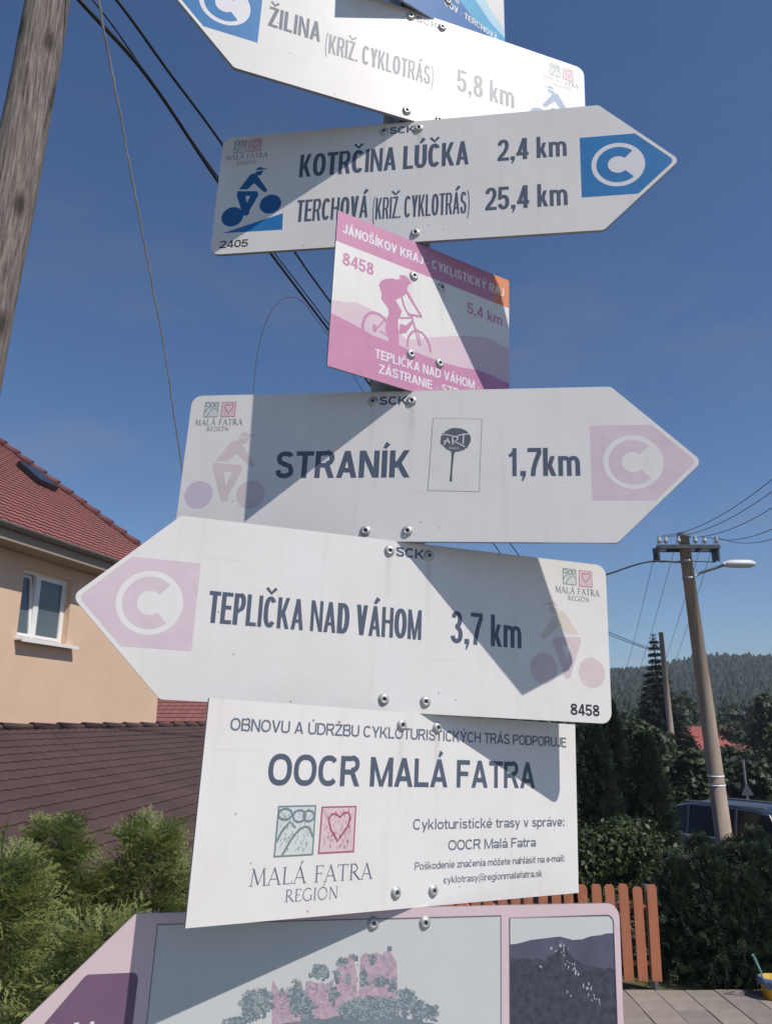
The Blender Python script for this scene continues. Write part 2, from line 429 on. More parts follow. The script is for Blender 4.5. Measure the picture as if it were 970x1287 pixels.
def glyph(ch, W, H, t):
    """strokes of one letter in a W x H box: ('q', quad) or ('r', polyline)"""
    q = t * 0.9; X = 0.70 * H if ch.islower() or ch == 'ı' else H
    S = []
    def v(x, y0, y1): S.append(('q', [(x - t / 2, y0), (x + t / 2, y0), (x + t / 2, y1), (x - t / 2, y1)]))
    def h(y, x0, x1): S.append(('q', [(x0, y - q / 2), (x1, y - q / 2), (x1, y + q / 2), (x0, y + q / 2)]))
    def d(x0, y0, x1, y1, k=1.0):
        L_ = math.hypot(x1 - x0, y1 - y0); w = t * k * L_ / max(abs(y1 - y0), 1e-6) / 2
        S.append(('q', [(x0 - w, y0), (x0 + w, y0), (x1 + w, y1), (x1 - w, y1)]))
    def r(p, k=0.95): S.append(('r', p, t * k))
    l, R = t / 2, W - t / 2
    b, T_ = q / 2, H - q / 2
    dw = t * 0.56
    if ch == 'A': d(dw, 0, W / 2, H); d(W - dw, 0, W / 2, H); h(H * .28, W * .24, W * .76)
    elif ch == 'B':
        v(l, 0, H); h(b, t, W * .6); h(T_, t, W * .58); h(H * .53, t, W * .6)
        r(_arc(W * .55, H * .76, W * .36 - t * .2, H * .235 - q * .02, 90, -90)); r(_arc(W * .57, H * .29, W * .43 - t / 2, H * .29 - q / 2 + q * .25, 90, -90))
    elif ch == 'C': r(_arc(W / 2, H / 2, W / 2 - t / 2, H / 2 - q / 2, 42, 318, 22))
    elif ch == 'D': v(l, 0, H); h(b, t, W * .45); h(T_, t, W * .45); r(_arc(W * .42, H / 2, W * .58 - t / 2, H / 2 - q / 2, 90, -90, 18))
    elif ch == 'E': v(l, 0, H); h(b, t, W); h(T_, t, W * .98); h(H * .52, t, W * .9)
    elif ch == 'F': v(l, 0, H); h(T_, t, W * .98); h(H * .5, t, W * .85)
    elif ch == 'G': r(_arc(W / 2, H / 2, W / 2 - t / 2, H / 2 - q / 2, 44, 330, 22)); v(R, 0.02 * H, H * .5); h(H * .47, W * .52, W)
    elif ch == 'H': v(l, 0, H); v(R, 0, H); h(H * .52, t, W - t)
    elif ch in 'I': v(W / 2, 0, H)
    elif ch == 'ı': v(W / 2, 0, X)
    elif ch == 'J': v(R, H * .28, H); r(_arc(W / 2, H * .28, W / 2 - t / 2, H * .28 - q / 2, 0, -172, 12))
    elif ch == 'K': v(l, 0, H); d(t * 1.1, H * .36, W - dw * 1.3, H, .95); d(W - dw * 1.1, 0, W * .38, H * .60, .98)
    elif ch == 'L': v(l, 0, H); h(b, t, W)
    elif ch == 'M': v(l, 0, H); v(R, 0, H); d(W / 2, 0, t * .62, H, .8); d(W / 2, 0, W - t * .62, H, .8)
    elif ch == 'N': v(l, 0, H); v(R, 0, H); d(W - t * .66, 0, t * .66, H, .9)
    elif ch == 'O': r(_arc(W / 2, H / 2, W / 2 - t / 2, H / 2 - q / 2, 0, 360, 28))
    elif ch == 'P': v(l, 0, H); h(T_, t, W * .55); h(H * .45, t, W * .55); r(_arc(W * .52, H * .725, W * .48 - t / 2, H * .275 - q * .05 - q * .3, 90, -90))
    elif ch == 'R': v(l, 0, H); h(T_, t, W * .55); h(H * .47, t, W * .62); r(_arc(W * .54, H * .735, W * .43 - t / 2, H * .265 - q * .35, 90, -90)); d(W - dw, 0, W * .60, H * .46)
    elif ch == 'S': r([(W * (.07) + t * .3, H * .30)] + _arc(W / 2, H * .275, W / 2 - t / 2, H * .275 - q / 2, 200, 360, 10)[1:] + [(W * .86 - t * .3, H * .44), (W * .5, H * .51), (W * .15 + t * .3, H * .60)] + _arc(W / 2, H * .73, W / 2 - t * .6, H * .27 - q / 2, 180, 22, 10))
    elif ch == 'T': v(W / 2, 0, H - q); h(T_, 0, W)
    elif ch == 'U': v(l, H * .32, H); v(R, H * .32, H); r(_arc(W / 2, H * .33, W / 2 - t / 2, H * .33 - q / 2, 180, 360, 14))
    elif ch == 'V': d(W / 2, 0, dw, H); d(W / 2, 0, W - dw, H)
    elif ch == 'W': d(W * .28, 0, dw, H, .9); d(W * .28, 0, W / 2, H, .9); d(W * .72, 0, W / 2, H, .9); d(W * .72, 0, W - dw, H, .9)
    elif ch == 'Y': v(W / 2, 0, H * .45); d(W / 2, H * .38, dw, H); d(W / 2, H * .38, W - dw, H)
    elif ch == 'Z': h(b, 0, W); h(T_, 0, W * .97); d(t * .6, q * .9, W - t * .65, H - q * .9)
    elif ch == '0': r(_arc(W / 2, H / 2, W / 2 - t / 2, H / 2 - q / 2, 0, 360, 26))
    elif ch == '1': v(W * .62, 0, H); r([(W * .5, H * .86), (W * .34, H * .76), (W * .1, H * .72)], .8)
    elif ch == '2': r(_arc(W / 2, H * .70, W / 2 - t / 2, H * .30 - q / 2, 175, -20, 12) + [(W * .62, H * .40), (W * .26, H * .18), (t * .55, q * .6)]); h(b, 0, W)
    elif ch == '3': r(_arc(W * .48, H * .74, W * .44 - t / 2, H * .26 - q / 2, 168, -90, 14)); r(_arc(W * .48, H * .275, W * .50 - t / 2, H * .275 - q / 2, 90, -170, 14)); h(H * .52, W * .36, W * .55)
    elif ch == '4': v(W * .70, 0, H); h(H * .26, 0, W); d(t * .5, H * .24, W * .66, H, .85)
    elif ch == '5': h(T_, W * .16, W * .93); d(W * .14, H * .44, W * .2, H, .85); r([(W * .12, H * .49)] + _arc(W * .47, H * .32, W * .51 - t / 2, H * .32 - q / 2, 112, -165, 18))
    elif ch in '69':
        p1 = _arc(W / 2, H * .31, W / 2 - t / 2, H * .31 - q / 2, 0, 360, 22); p2 = [(W * .93 - t * .35, H * .80)] + _arc(W / 2, H * .68, W / 2 - t / 2, H * .32 - q / 2, 48, 182, 10) + [(t / 2, H * .33)]
        if ch == '9': p1 = [(W - x, H - y) for x, y in p1]; p2 = [(W - x, H - y) for x, y in p2]
        r(p1); r(p2)
    elif ch == '7': h(T_, 0, W); r([(W * .9, H - q * .8), (W * .62, H * .55), (W * .44, H * .25), (W * .38, 0)])
    elif ch == '8': r(_arc(W / 2, H * .275, W / 2 - t / 2, H * .275 - q / 2, 0, 360, 22)); r(_arc(W / 2, H * .755, W / 2 - t * .62, H * .245 - q / 2, 0, 360, 22))
    elif ch in '.,:':
        c = W / 2; s = t * .55
        S.append(('q', [(c - s, 0), (c + s, 0), (c + s, 2 * s), (c - s, 2 * s)]))
        if ch == ',': S.append(('q', [(c - s * .6, -H * .17), (c, -H * .17), (c + s, 0.001), (c, 0.001)]))
        if ch == ':': S.append(('q', [(c - s, H * .5), (c + s, H * .5), (c + s, H * .5 + 2 * s), (c - s, H * .5 + 2 * s)]))
    elif ch == '(': r([(W * .85, H * 1.06), (W * .5, H * .85), (W * .32, H * .42), (W * .5, 0), (W * .85, -H * .22)], .8)
    elif ch == ')': r([(W * .15, H * 1.06), (W * .5, H * .85), (W * .68, H * .42), (W * .5, 0), (W * .15, -H * .22)], .8)
    elif ch == '-': h(H * .34, W * .08, W * .92)
    elif ch == '@': r(_arc(W / 2, H * .40, W / 2 - t / 2, H * .58, -62, 250, 26), .6); r(_arc(W * .5, H * .40, W * .2, H * .26, 0, 360, 16), .7); r([(W * .70, H * .66), (W * .70, H * .3), (W * .80, H * .18), (W * .92, H * .25)], .6)
    elif ch == 'a': v(R, 0, X * .70); r([(t * .5, X * .72)] + _arc(W / 2, X * .70, W / 2 - t / 2, X * .30 - q / 2, 158, 0, 10)); r(_arc(W * .46, X * .28, W * .46 - t / 2, X * .28 - q / 2, 0, 360, 18), .85)
    elif ch == 'c': r(_arc(W / 2, X / 2, W / 2 - t / 2, X / 2 - q / 2, 42, 318, 18))
    elif ch == 'o': r(_arc(W / 2, X / 2, W / 2 - t / 2, X / 2 - q / 2, 0, 360, 22))
    elif ch == 'e': r(_arc(W / 2, X / 2, W / 2 - t / 2, X / 2 - q / 2, 0, 318, 20)); h(X * .48, t * .8, W - t * .2)
    elif ch in 'db':
        r(_arc(W / 2, X / 2, W / 2 - t / 2, X / 2 - q / 2, 0, 360, 20)); v(R if ch == 'd' else l, 0, H)
    elif ch in 'pg':
        r(_arc(W / 2, X / 2, W / 2 - t / 2, X / 2 - q / 2, 0, 360, 20))
        if ch == 'p': v(l, -H * .27, X)
        else: v(R, -H * .06, X); r(_arc(W / 2, -H * .05, W / 2 - t / 2, H * .19, 0, -160, 10))
    elif ch == 'f': v(W * .46, 0, H * .8); h(X - q / 2, 0, W * .95); r(_arc(W * .46 + W * .42, H * .78, W * .42, H * .22 - q / 2, 180, 96, 8))
    elif ch == 't': v(W * .42, q, H * .88); h(X - q / 2, 0, W * .95); r([(W * .42, H * .18), (W * .52, q * .6), (W * .95, q * .5)])
    elif ch in 'hnr':
        v(l, 0, H if ch == 'h' else X)
        if ch == 'r': r(_arc(W * .9, X * .62, W * .9 - t / 2, X * .38 - q / 2, 170, 88, 8))
        else: v(R, 0, X * .62); r(_arc(W / 2, X * .6, W / 2 - t / 2, X * .40 - q / 2, 178, 0, 12))
    elif ch == 'm':
        v(l, 0, X); v(W / 2, 0, X * .62); v(R, 0, X * .62)
        for c in (W * .25 + t * .25, W * .75 - t * .25): r(_arc(c, X * .6, W * .25 - t * .25, X * .40 - q / 2, 178, 2, 10))
    elif ch == 'i': v(W / 2, 0, X); S.append(('q', [(W / 2 - t / 2, H * .84), (W / 2 + t / 2, H * .84), (W / 2 + t / 2, H * 1.0), (W / 2 - t / 2, H * 1.0)]))
    elif ch == 'j': v(W / 2, -H * .2, X)
    elif ch == 'l': v(W / 2, 0, H)
    elif ch == 'k': v(l, 0, H); d(t * 1.1, X * .34, W - dw * 1.4, X, .9); d(W - dw, 0, W * .42, X * .62, .95)
    elif ch == 's': r([(t * .55, X * .26)] + _arc(W / 2, X * .27, W / 2 - t / 2, X * .27 - q / 2, 205, 360, 8)[1:] + [(W * .8, X * .44), (W * .5, X * .51), (W * .2, X * .60)] + _arc(W / 2, X * .74, W / 2 - t * .6, X * .26 - q / 2, 180, 25, 8), .9)
    elif ch == 'u': v(R, 0, X); v(l, X * .38, X); r(_arc(W / 2, X * .4, W / 2 - t / 2, X * .40 - q / 2, 180, 360, 12))
    elif ch == 'v': d(W / 2, 0, dw, X); d(W / 2, 0, W - dw, X)
    elif ch == 'y': d(W / 2, 0, dw, X); d(W * .30, -H * .26, W - dw, X)
    elif ch == 'z': h(q / 2, 0, W); h(X - q / 2, 0, W * .97); d(t * .6, q * .9, W - t * .65, X - q * .9)
    return S
def grotesk(parent, s, x0, x1, y0, cap, m, wt=0.17, z=0.0008, sp=0.062, rise=0.0):
    """lettering in narrow grotesque capitals between x0 and x1, weight relative to cap height"""
    items = []
    for ch in s:
        bs, acc = BASE.get(ch, (ch, 0))
        items.append((bs, acc, GW[bs]))
    tot = sum(i[2] for i in items)
    gaps = sum(1 for i in items[:-1] if i[0] != ' ')
    t = wt * cap
    gap = sp * cap * min(1.0, (x1 - x0) / (tot * cap * 0.85))
    k = (x1 - x0 - gap * gaps) / tot
    R = Ribbons(z)
    x = x0
    for i, (bs, acc, w) in enumerate(items):
        W = w * k
        tt = t if bs not in '.,:' else t * 1.1
        yb = y0 + rise * (x - x0) / (x1 - x0)
        if bs != ' ':
            lim = W * (0.30 if bs == 'm' else 0.34 if bs in 'MW' else 0.40 if bs in 'NKRA' else 0.5)
            tq = min(tt, lim * 0.72)
            if bs in 'IıliLTEFHNKPRDBU.,:()1j': tq = min(tt, W * 0.9 if bs in 'Iıli.,:j' else W * 0.40)
            if bs in 'NKRH': tq = min(tt, W * (0.27 if bs == 'N' else 0.31))
            for st in glyph(bs, W, cap, tq):
                if st[0] == 'q': R.poly([(x + a, yb + b) for a, b in st[1]])
                else: R.line([(x + a, yb + b) for a, b in st[1]], st[2])
        c = x + W / 2
        low = bs.islower() or bs == 'ı'
        ty = yb + cap * (0.80 if low else 1.08)
        e = cap * 0.19
        if acc == 1: R.line([(c - cap * .02, ty), (c + cap * .11, ty + e)], [t * .55, t * .95])
        elif acc == 2: R.line([(c - cap * .15, ty + e), (c, ty + e * .1), (c + cap * .15, ty + e)], t * .62)
        elif acc == 3: R.line([(c - cap * .14, ty), (c, ty + e * .8), (c + cap * .14, ty)], t * .55)
        elif acc == 4: R.line([(x + W * .95, yb + cap * .82), (x + W * 1.05, yb + cap * 1.0)], t * .6)
        x += W + (gap if bs != ' ' else 0)
    return R.build('lettering', m, parent)

def text(parent, s, x0, x1, y0, cap, m, wt=0.0, z=0.0008, rise=0.0):
    return grotesk(parent, s, x0, x1, y0, cap, m, 0.115 + wt * 4.6, z, rise=rise)

def ellipse(cx, cy, rx, ry, n=40, a0=0.0, a1=360.0):
    full = abs(a1 - a0) >= 360
    k = n if full else n + 1
    return [(cx + rx * math.cos(math.radians(a0 + (a1 - a0) * i / n)), cy + ry * math.sin(math.radians(a0 + (a1 - a0) * i / n))) for i in range(k)]

ARC = lambda cx, cy, rx, ry, a0, a1, n=12: ellipse(cx, cy, rx, ry, n, a0, a1)
# roman capitals as strokes: (points, width); unit cap height, T = thick, t = thin
T, t_ = 0.105, 0.05
def serif(x, y, w=0.22): return ([(x - w / 2, y), (x + w / 2, y)], 0.035)
ROMAN = {
 'M': (0.98, [([(0.12, 0), (0.22, 1)], t_), ([(0.2, 1), (0.5, 0.06)], T), ([(0.5, 0.06), (0.78, 1)], t_), ([(0.78, 1), (0.86, 0)], T), serif(0.12, 0.015), serif(0.86, 0.015), serif(0.17, 0.985, 0.14), serif(0.82, 0.985, 0.14)]),
 'A': (0.82, [([(0.1, 0), (0.41, 1)], t_), ([(0.39, 1.02), (0.72, 0)], T), ([(0.2, 0.34), (0.6, 0.34)], 0.045), serif(0.1, 0.015), serif(0.72, 0.015)]),
 'L': (0.66, [([(0.18, 0), (0.18, 1)], T), ([(0.1, 0.02), (0.6, 0.02)], 0.045), ([(0.6, 0), (0.63, 0.2)], 0.04), serif(0.18, 0.985)]),
 'F': (0.62, [([(0.18, 0), (0.18, 1)], T), ([(0.1, 0.98), (0.58, 0.98)], 0.045), ([(0.57, 1), (0.59, 0.82)], 0.04), ([(0.18, 0.52), (0.48, 0.52)], 0.045), ([(0.48, 0.62), (0.48, 0.42)], 0.03), serif(0.18, 0.015)]),
 'T': (0.72, [([(0.36, 0), (0.36, 1)], T), ([(0.04, 0.98), (0.68, 0.98)], 0.045), ([(0.04, 1.0), (0.02, 0.8)], 0.04), ([(0.68, 1.0), (0.7, 0.8)], 0.04), serif(0.36, 0.015)]),
 'R': (0.76, [([(0.18, 0), (0.18, 1)], T), (ARC(0.3, 0.74, 0.25, 0.25, 90, -90), 0.08), ([(0.1, 0.985), (0.32, 0.985)], 0.04), ([(0.18, 0.49), (0.32, 0.49)], 0.04), ([(0.32, 0.49), (0.72, 0.0)], T), serif(0.18, 0.015), serif(0.7, 0.015, 0.14)]),
 'E': (0.66, [([(0.18, 0), (0.18, 1)], T), ([(0.1, 0.98), (0.56, 0.98)], 0.045), ([(0.18, 0.52), (0.48, 0.52)], 0.045), ([(0.1, 0.02), (0.6, 0.02)], 0.045), ([(0.56, 1), (0.57, 0.82)], 0.04), ([(0.6, 0), (0.62, 0.2)], 0.04)]),
 'G': (0.86, [(ARC(0.46, 0.5, 0.38, 0.5, 48, 318, 22), 0.08), ([(0.74, 0.05), (0.74, 0.42)], T), serif(0.74, 0.42, 0.2)]),
 'I': (0.36, [([(0.18, 0), (0.18, 1)], T), serif(0.18, 0.985), serif(0.18, 0.015)]),
 'O': (0.92, [(ARC(0.46, 0.5, 0.37, 0.5, 0, 360, 28), 0.08)]),
 'N': (0.9, [([(0.18, 0), (0.18, 1)], t_), ([(0.16, 1), (0.74, 0)], T), ([(0.74, 0), (0.74, 1)], t_), serif(0.18, 0.015, 0.18), serif(0.74, 0.985, 0.18)]),
 ' ': (0.42, [])}
def roman(parent, s, x0, x1, y0, cap, m, z=0.0008, weight=1.0):
    tot, items = 0.0, []
    for ch in s:
        acc = ch in 'ÁÓ'
        base = {'Á': 'A', 'Ó': 'O'}.get(ch, ch)
        w, st = ROMAN[base]
        items.append((tot, w, st, acc))
        tot += w
    sx = (x1 - x0) / tot
    R = Ribbons(z)
    for o, w, st, acc in items:
        for pts, wd in st:
            R.line([(x0 + (o + x) * sx, y0 + y * cap) for x, y in pts], wd * cap * weight)
        if acc:
            c = x0 + (o + w * 0.5) * sx
            R.line([(c, y0 + cap * 1.08), (c + cap * 0.16, y0 + cap * 1.32)], [0.04 * cap * weight, 0.12 * cap * weight])
    return R.build('lettering', m, parent)

def emblem(parent, sq1, sq2, z=0.0008, fade=1.0, detail=True):
    """two woodcut squares: hills under clouds, and a heart"""
    L1, F1, L2, F2 = (I_grnline, I_grnfill, I_redline, I_redfill)
    for nm, (x0, y0, x1, y1), L, Fm in (('emblem_hills', sq1, L1, F1), ('emblem_heart', sq2, L2, F2)):
        W, H = x1 - x0, y1 - y0
        q = lambda x, y: (x0 + x * W, y0 + y * H)
        fl = flat(parent, nm, [q(0, 0), q(1, 0.0), q(1, 1), q(0.03, 0.99)], Fm, z)
        R = Ribbons(z + 0.0002)
        w = W * 0.055
        R.line([q(0.0, 0.0), q(1.0, 0.01), q(1.0, 1.0), q(0.02, 0.985)], w, closed=True)
        rs = random.Random(3)
        if nm == 'emblem_hills':
            R.line([q(0.02, 0.28), q(0.14, 0.48), q(0.34, 0.68), q(0.5, 0.55)], w)
            R.line([q(0.2, 0.02), q(0.4, 0.32), q(0.6, 0.52), q(0.75, 0.58), q(0.88, 0.54), q(0.98, 0.36)], w)
            R.line([q(*p) for p in ellipse(0.2, 0.83, 0.18, 0.11, 14)], w, closed=True)
            R.line([q(*p) for p in ellipse(0.58, 0.79, 0.17, 0.12, 14)], w, closed=True)
            R.line([q(*p) for p in ellipse(0.83, 0.79, 0.15, 0.11, 14)], w, closed=True)
        else:
            R.line([q(*p) for p in [(0.52, 0.24), (0.3, 0.5), (0.22, 0.72), (0.3, 0.83), (0.43, 0.84), (0.55, 0.76), (0.66, 0.86), (0.8, 0.86), (0.86, 0.74), (0.78, 0.55), (0.6, 0.34)]], w, closed=True)
        n = 90 if detail else 12
        for k in range(n):
            x, y = rs.uniform(0.08, 0.9), rs.uniform(0.06, 0.9)
            a = rs.uniform(1.0, 1.5) if nm == 'emblem_hills' else rs.uniform(1.2, 1.8)
            ln = rs.uniform(0.03, 0.09)
            R.line([q(x, y), q(x + ln * math.cos(a), y + ln * math.sin(a))], w * 0.25)
        R.build('emblem_outline', L, fl)

def bolt_mesh():
    if 'bolt' in bpy.data.meshes: return bpy.data.meshes['bolt']
    prof = [(0.0066, 0.0), (0.0066, 0.0006), (0.0056, 0.0009), (0.0054, 0.0018), (0.0046, 0.0026), (0.0035, 0.0030), (0.0023, 0.0030), (0.0020, 0.0018), (0.0, 0.0016)]
    n = 20
    vs, fs, mi = [], [], []
    for r, z in prof[:-1]:
        for k in range(n): vs.append((r * math.cos(2 * math.pi * k / n), r * math.sin(2 * math.pi * k / n), z))
    for i in range(len(prof) - 2):
        for k in range(n):
            fs.append((i * n + k, i * n + (k + 1) % n, (i + 1) * n + (k + 1) % n, (i + 1) * n + k))
            mi.append(1 if i >= len(prof) - 3 else 0)
    c = len(vs); vs.append((0, 0, prof[-1][1]))
    b = (len(prof) - 2) * n
    for k in range(n): fs.append((b + k, b + (k + 1) % n, c)); mi.append(1)
    me = bpy.data.meshes.new('bolt')
    me.from_pydata(vs, [], fs)
    me.materials.append(M_bolt); me.materials.append(M_hole)
    me.polygons.foreach_set('material_index', mi)
    me.polygons.foreach_set('use_smooth', [True] * len(fs))
    return me

def bolts(parent, ys, dx=0.0252):
    for y in ys:
        for x in (-dx, dx):
            o = bpy.data.objects.new('bolt', bolt_mesh())
            col.objects.link(o)
            o.parent = parent
            o.location = (x + random.uniform(-0.0006, 0.0006), y + random.uniform(-0.0006, 0.0006), 0.0001)
            o.rotation_euler = (0, 0, random.uniform(0, 6))

PO_R = 0.038
def clamps(parent, ys):
    """pipe clamps that grip the post behind the plate: a flat bar and a bent strap"""
    gap = 0.062
    for y in ys:
        b = MB()
        b.box((0, y, -0.0045), (0.074, 0.026, 0.003))
        for s in (-1, 1):
            b.box((s * 0.0345, y, -0.016), (0.003, 0.026, 0.022))
        k = 22
        vs, fs = [], []
        for i in range(k + 1):
            a = math.radians(150 + 240 * i / k)
            for rr, yy in ((PO_R + 0.0005, -0.012), (PO_R + 0.003, -0.012), (PO_R + 0.003, 0.012), (PO_R + 0.0005, 0.012)):
                vs.append((rr * math.cos(a), y + yy, -gap + rr * math.sin(a)))
        for i in range(k):
            for j in range(4):
                fs.append((i * 4 + j, i * 4 + (j + 1) % 4, (i + 1) * 4 + (j + 1) % 4, (i + 1) * 4 + j))
        b.add(vs, fs)
        b.build('clamp', M_zinc, parent)

def sign_root(key, name, label, cat='sign'):
    o, X, Y = [Vector(q) for q in FRAMES[key]]
    N = X.cross(Y).normalized()
    M = Matrix((X, Y, N)).transposed().to_4x4()
    M.translation = o
    return empty(name, label=label, cat=cat, mw=M)

def plate(parent, poly, m, inset=0.0035, rim=True, thick=0.002):
    b = MB()
    b.prism(poly, -thick, 0.0, 0)
    # back and side faces are bare metal
    p = b.build('plate', [m, M_alu], parent)
    n = len(poly)
    mi = [1, 0] + [1] * n
    p.data.polygons.foreach_set('material_index', mi)
    return p

BODY, TIP, H = 0.5401, 0.6406, 0.2
def arrow_sign(key, name, label, right, icon, fade=False):
    g = sign_root(key, name, label)
    L = LEFT[key]
    fx = (lambda u: L + u) if right else (lambda u: L + TIP - u)
    def P(u, y): return (fx(u), y)
    poly = [P(0, 0), P(BODY, 0), P(TIP, H / 2), P(BODY, H), P(0, H)]
    rad = [0.014, 0.008, 0.009, 0.008, 0.014]
    if not right:
        poly.reverse(); rad.reverse()
    pr = rounded(poly, rad)
    # the plate's edge is folded back: 6 mm deep skirt seen from below
    b = MB(); b.prism(pr, -0.005, 0.0)
    p = b.build('plate', [M_plate, M_alu], g)
    p.data.polygons.foreach_set('material_index', [1, 0] + [1] * len(pr))
    # route pictogram: pentagon field, ring and C
    k = (TIP - BODY) / (H / 2)
    y0, y1 = H / 2 - 0.048, H / 2 + 0.048
    ins = 0.0065
    e = lambda y: TIP - ins - abs(y - H / 2) * k
    fld = [P(0.5134, y0), P(e(y0), y0), P(TIP - ins, H / 2), P(e(y1), y1), P(0.5134, y1)]
    rd = [0, 0, 0.007, 0, 0]
    if not right: fld.reverse(); rd.reverse()
    f = flat(g, 'pictogram_field', rounded(fld, rd), icon, 0.0004)
    c = (fx(0.562), H / 2)
    flat(f, 'pictogram_disc', ellipse(*c, 0.0346, 0.0346, 48), M_plate if fade else I_white, 0.0007)
    a0 = 47
    outer = ellipse(*c, 0.0282, 0.0282, 36, a0, 360 - a0)
    inner = list(reversed(ellipse(c[0] - 0.0006, c[1], 0.0132, 0.0132, 28, a0 + 4, 356 - a0)))
    cpts = outer + inner
    n1, n2 = len(outer), len(inner)
    q = 29
    V = [(x, y, 0.00022) for x, y in ellipse(*c, 0.0282, 0.0282, 36, a0, 360 - a0)] + [(x, y, 0.00022) for x, y in ellipse(*c, 0.0132, 0.0132, 36, a0, 360 - a0)]
    mesh('pictogram_letter', V, [(i, i + 1, 37 + i + 1, 37 + i) for i in range(36)], icon, f)
    bolts(g, (0.0135, 0.1865 if key != 'tep' else 0.1865))
    clamps(g, (0.0135, 0.1865))
    text(g, 'SCK', -0.0170, 0.0195, 0.1812, 0.0118, I_dark if not key == 'zil' else I_fade, 0.022)
    return g, fx

def rider(parent, fx0, wheels, body_m, leg_m, wh_m, up=0.0, small=False):
    """cyclist pictogram; u is measured from the square end of the plate"""
    tu = (lambda u: 0.0310 + (u - 0.0405) * 0.81) if small else (lambda u: u)
    ty = (lambda y: 0.104 + (y - 0.104) * (0.79 if y < 0.104 else 0.93)) if small else (lambda y: y)
    fx = lambda u: fx0(tu(u))
    q = lambda pts: [(fx(u), ty(y)) for u, y in pts]
    n = 'rider'
    for (u, y, r), m in zip(wheels, wh_m):
        flat(parent, 'rider_wheel', ellipse(fx0(u), y, r, r, 36), m, 0.0004)
    dy = up
    h = [(0.0705, 0.1375 + dy), (0.0845, 0.1395 + dy), (0.0835, 0.1345 + dy), (0.081, 0.1305 + dy), (0.075, 0.1300 + dy), (0.071, 0.1335 + dy)]
    flat(parent, 'rider_head', q(h), body_m, 0.0004)
    cap = [(0.0705, 0.1405 + dy), (0.074, 0.1450 + dy), (0.0795, 0.1462 + dy), (0.0845, 0.1430 + dy), (0.0925, 0.1418 + dy), (0.0925, 0.1405 + dy), (0.085, 0.1408 + dy)]
    flat(parent, 'rider_cap', q(cap), body_m, 0.0004)
    body = [(0.043, 0.1070 + dy), (0.0605, 0.1322 + dy), (0.066, 0.1352 + dy), (0.072, 0.1335 + dy), (0.084, 0.1180 + dy), (0.0965, 0.1010 + dy), (0.0925, 0.0968 + dy), (0.0885, 0.0990 + dy), (0.0700, 0.1165 + dy), (0.0590, 0.1060 + dy)]
    flat(parent, 'rider_torso', q(body), body_m, 0.0004)
    leg = [(0.0405, 0.1040 + dy), (0.0760, 0.1010 + dy), (0.0795, 0.0965 + dy), (0.0655, 0.0600 + dy), (0.0645, 0.0520 + dy), (0.0575, 0.0506 + dy), (0.0550, 0.0560 + dy), (0.0410, 0.0970 + dy)]
    hole = [(0.0525, 0.0930 + dy), (0.0655, 0.0915 + dy), (0.0590, 0.0760 + dy)]
    # leg triangle with an opening: three limbs
    R = Ribbons(0.0004)
    w = 0.0100
    a, b_, c_ = (0.0465, 0.0985 + dy), (0.0735, 0.0960 + dy), (0.0600, 0.0590 + dy)
    R.poly(q([(0.0405, 0.1040 + dy), (0.0765, 0.1010 + dy), (0.0800, 0.0960 + dy), (0.0730, 0.0910 + dy), (0.0525, 0.0925 + dy), (0.0430, 0.0900 + dy), (0.0400, 0.0970 + dy)]))
    R.line(q([(0.0470, 0.0975 + dy), (0.0600, 0.0560 + dy)]), [w * 1.25, w * 0.95])
    R.line(q([(0.0745, 0.0960 + dy), (0.0605, 0.0600 + dy)]), [w * 1.15, w * 0.9])
    R.poly([(fx(0.0605) + 0.0052 * math.cos(k * math.pi / 8), ty(0.0562 + dy) + 0.0052 * math.sin(k * math.pi / 8)) for k in range(16)])
    R.build('rider_legs', leg_m, parent)

# ------------------------------------------------------------------ the signpost
pole_root = empty('signpost', label='round grey galvanised post leaning slightly behind the stack of cycle signs', cat='post',
                  loc=tuple(Vector(POLE_P) + Vector(POLE_UP) * (-1.72)))
b = MB()
P0 = Vector(POLE_P)
pu = Vector(POLE_UP)
basep = P0 + pu * (-1.72)
b.tube([Vector((0, 0, 0)), pu * 1.2, pu * 3.05], PO_R, 28)
b.build('pole', M_zinc, pole_root, True)
b = MB()
b.tube([pu * 3.05, pu * 3.075, pu * 3.085], [PO_R + 0.003, PO_R + 0.002, 0.02], 28)
b.build('pole_cap', mat('black_plastic', (0.02, 0.02, 0.02), rough=0.5), pole_root)

# --- uppermost, cropped by the frame: arrow to ŽILINA pointing left
g, fx = arrow_sign('zil', 'direction_sign', 'white left-pointing cycle sign lettered ŽILINA, brightly lit, uppermost of the arrow signs', False, I_blue)
text(g, 'ŽILINA', -0.2314, -0.1574, 0.0868, 0.0345, I_grey, 0.012)
text(g, '(KRIŽ. CYKLOTRÁS)', -0.1507, 0.0148, 0.0725, 0.0335, I_fade, 0.004)
text(g, '5,8 km', 0.0517, 0.1461, 0.078, 0.040, I_fade, 0.016)
emblem(g, (0.2082, 0.1660, 0.2268, 0.1890), (0.2318, 0.1660, 0.2505, 0.1890), detail=False)
roman(g, 'MALÁ FATRA', 0.1965, 0.2600, 0.1555, 0.0080, I_fade)
roman(g, 'REGIÓN', 0.2140, 0.2450, 0.1470, 0.0056, I_fade)
rider(g, fx, [(0.0274, 0.061, 0.0163), (0.0825, 0.0775, 0.0163)], I_lblue, I_lblue, [I_lblue, I_lblue], small=True)
flat(g, 'rider_slope', [(fx(0.0155), 0.0344), (fx(0.1035), 0.0338), (fx(0.1025), 0.061)][::-1], I_blue, 0.0004)

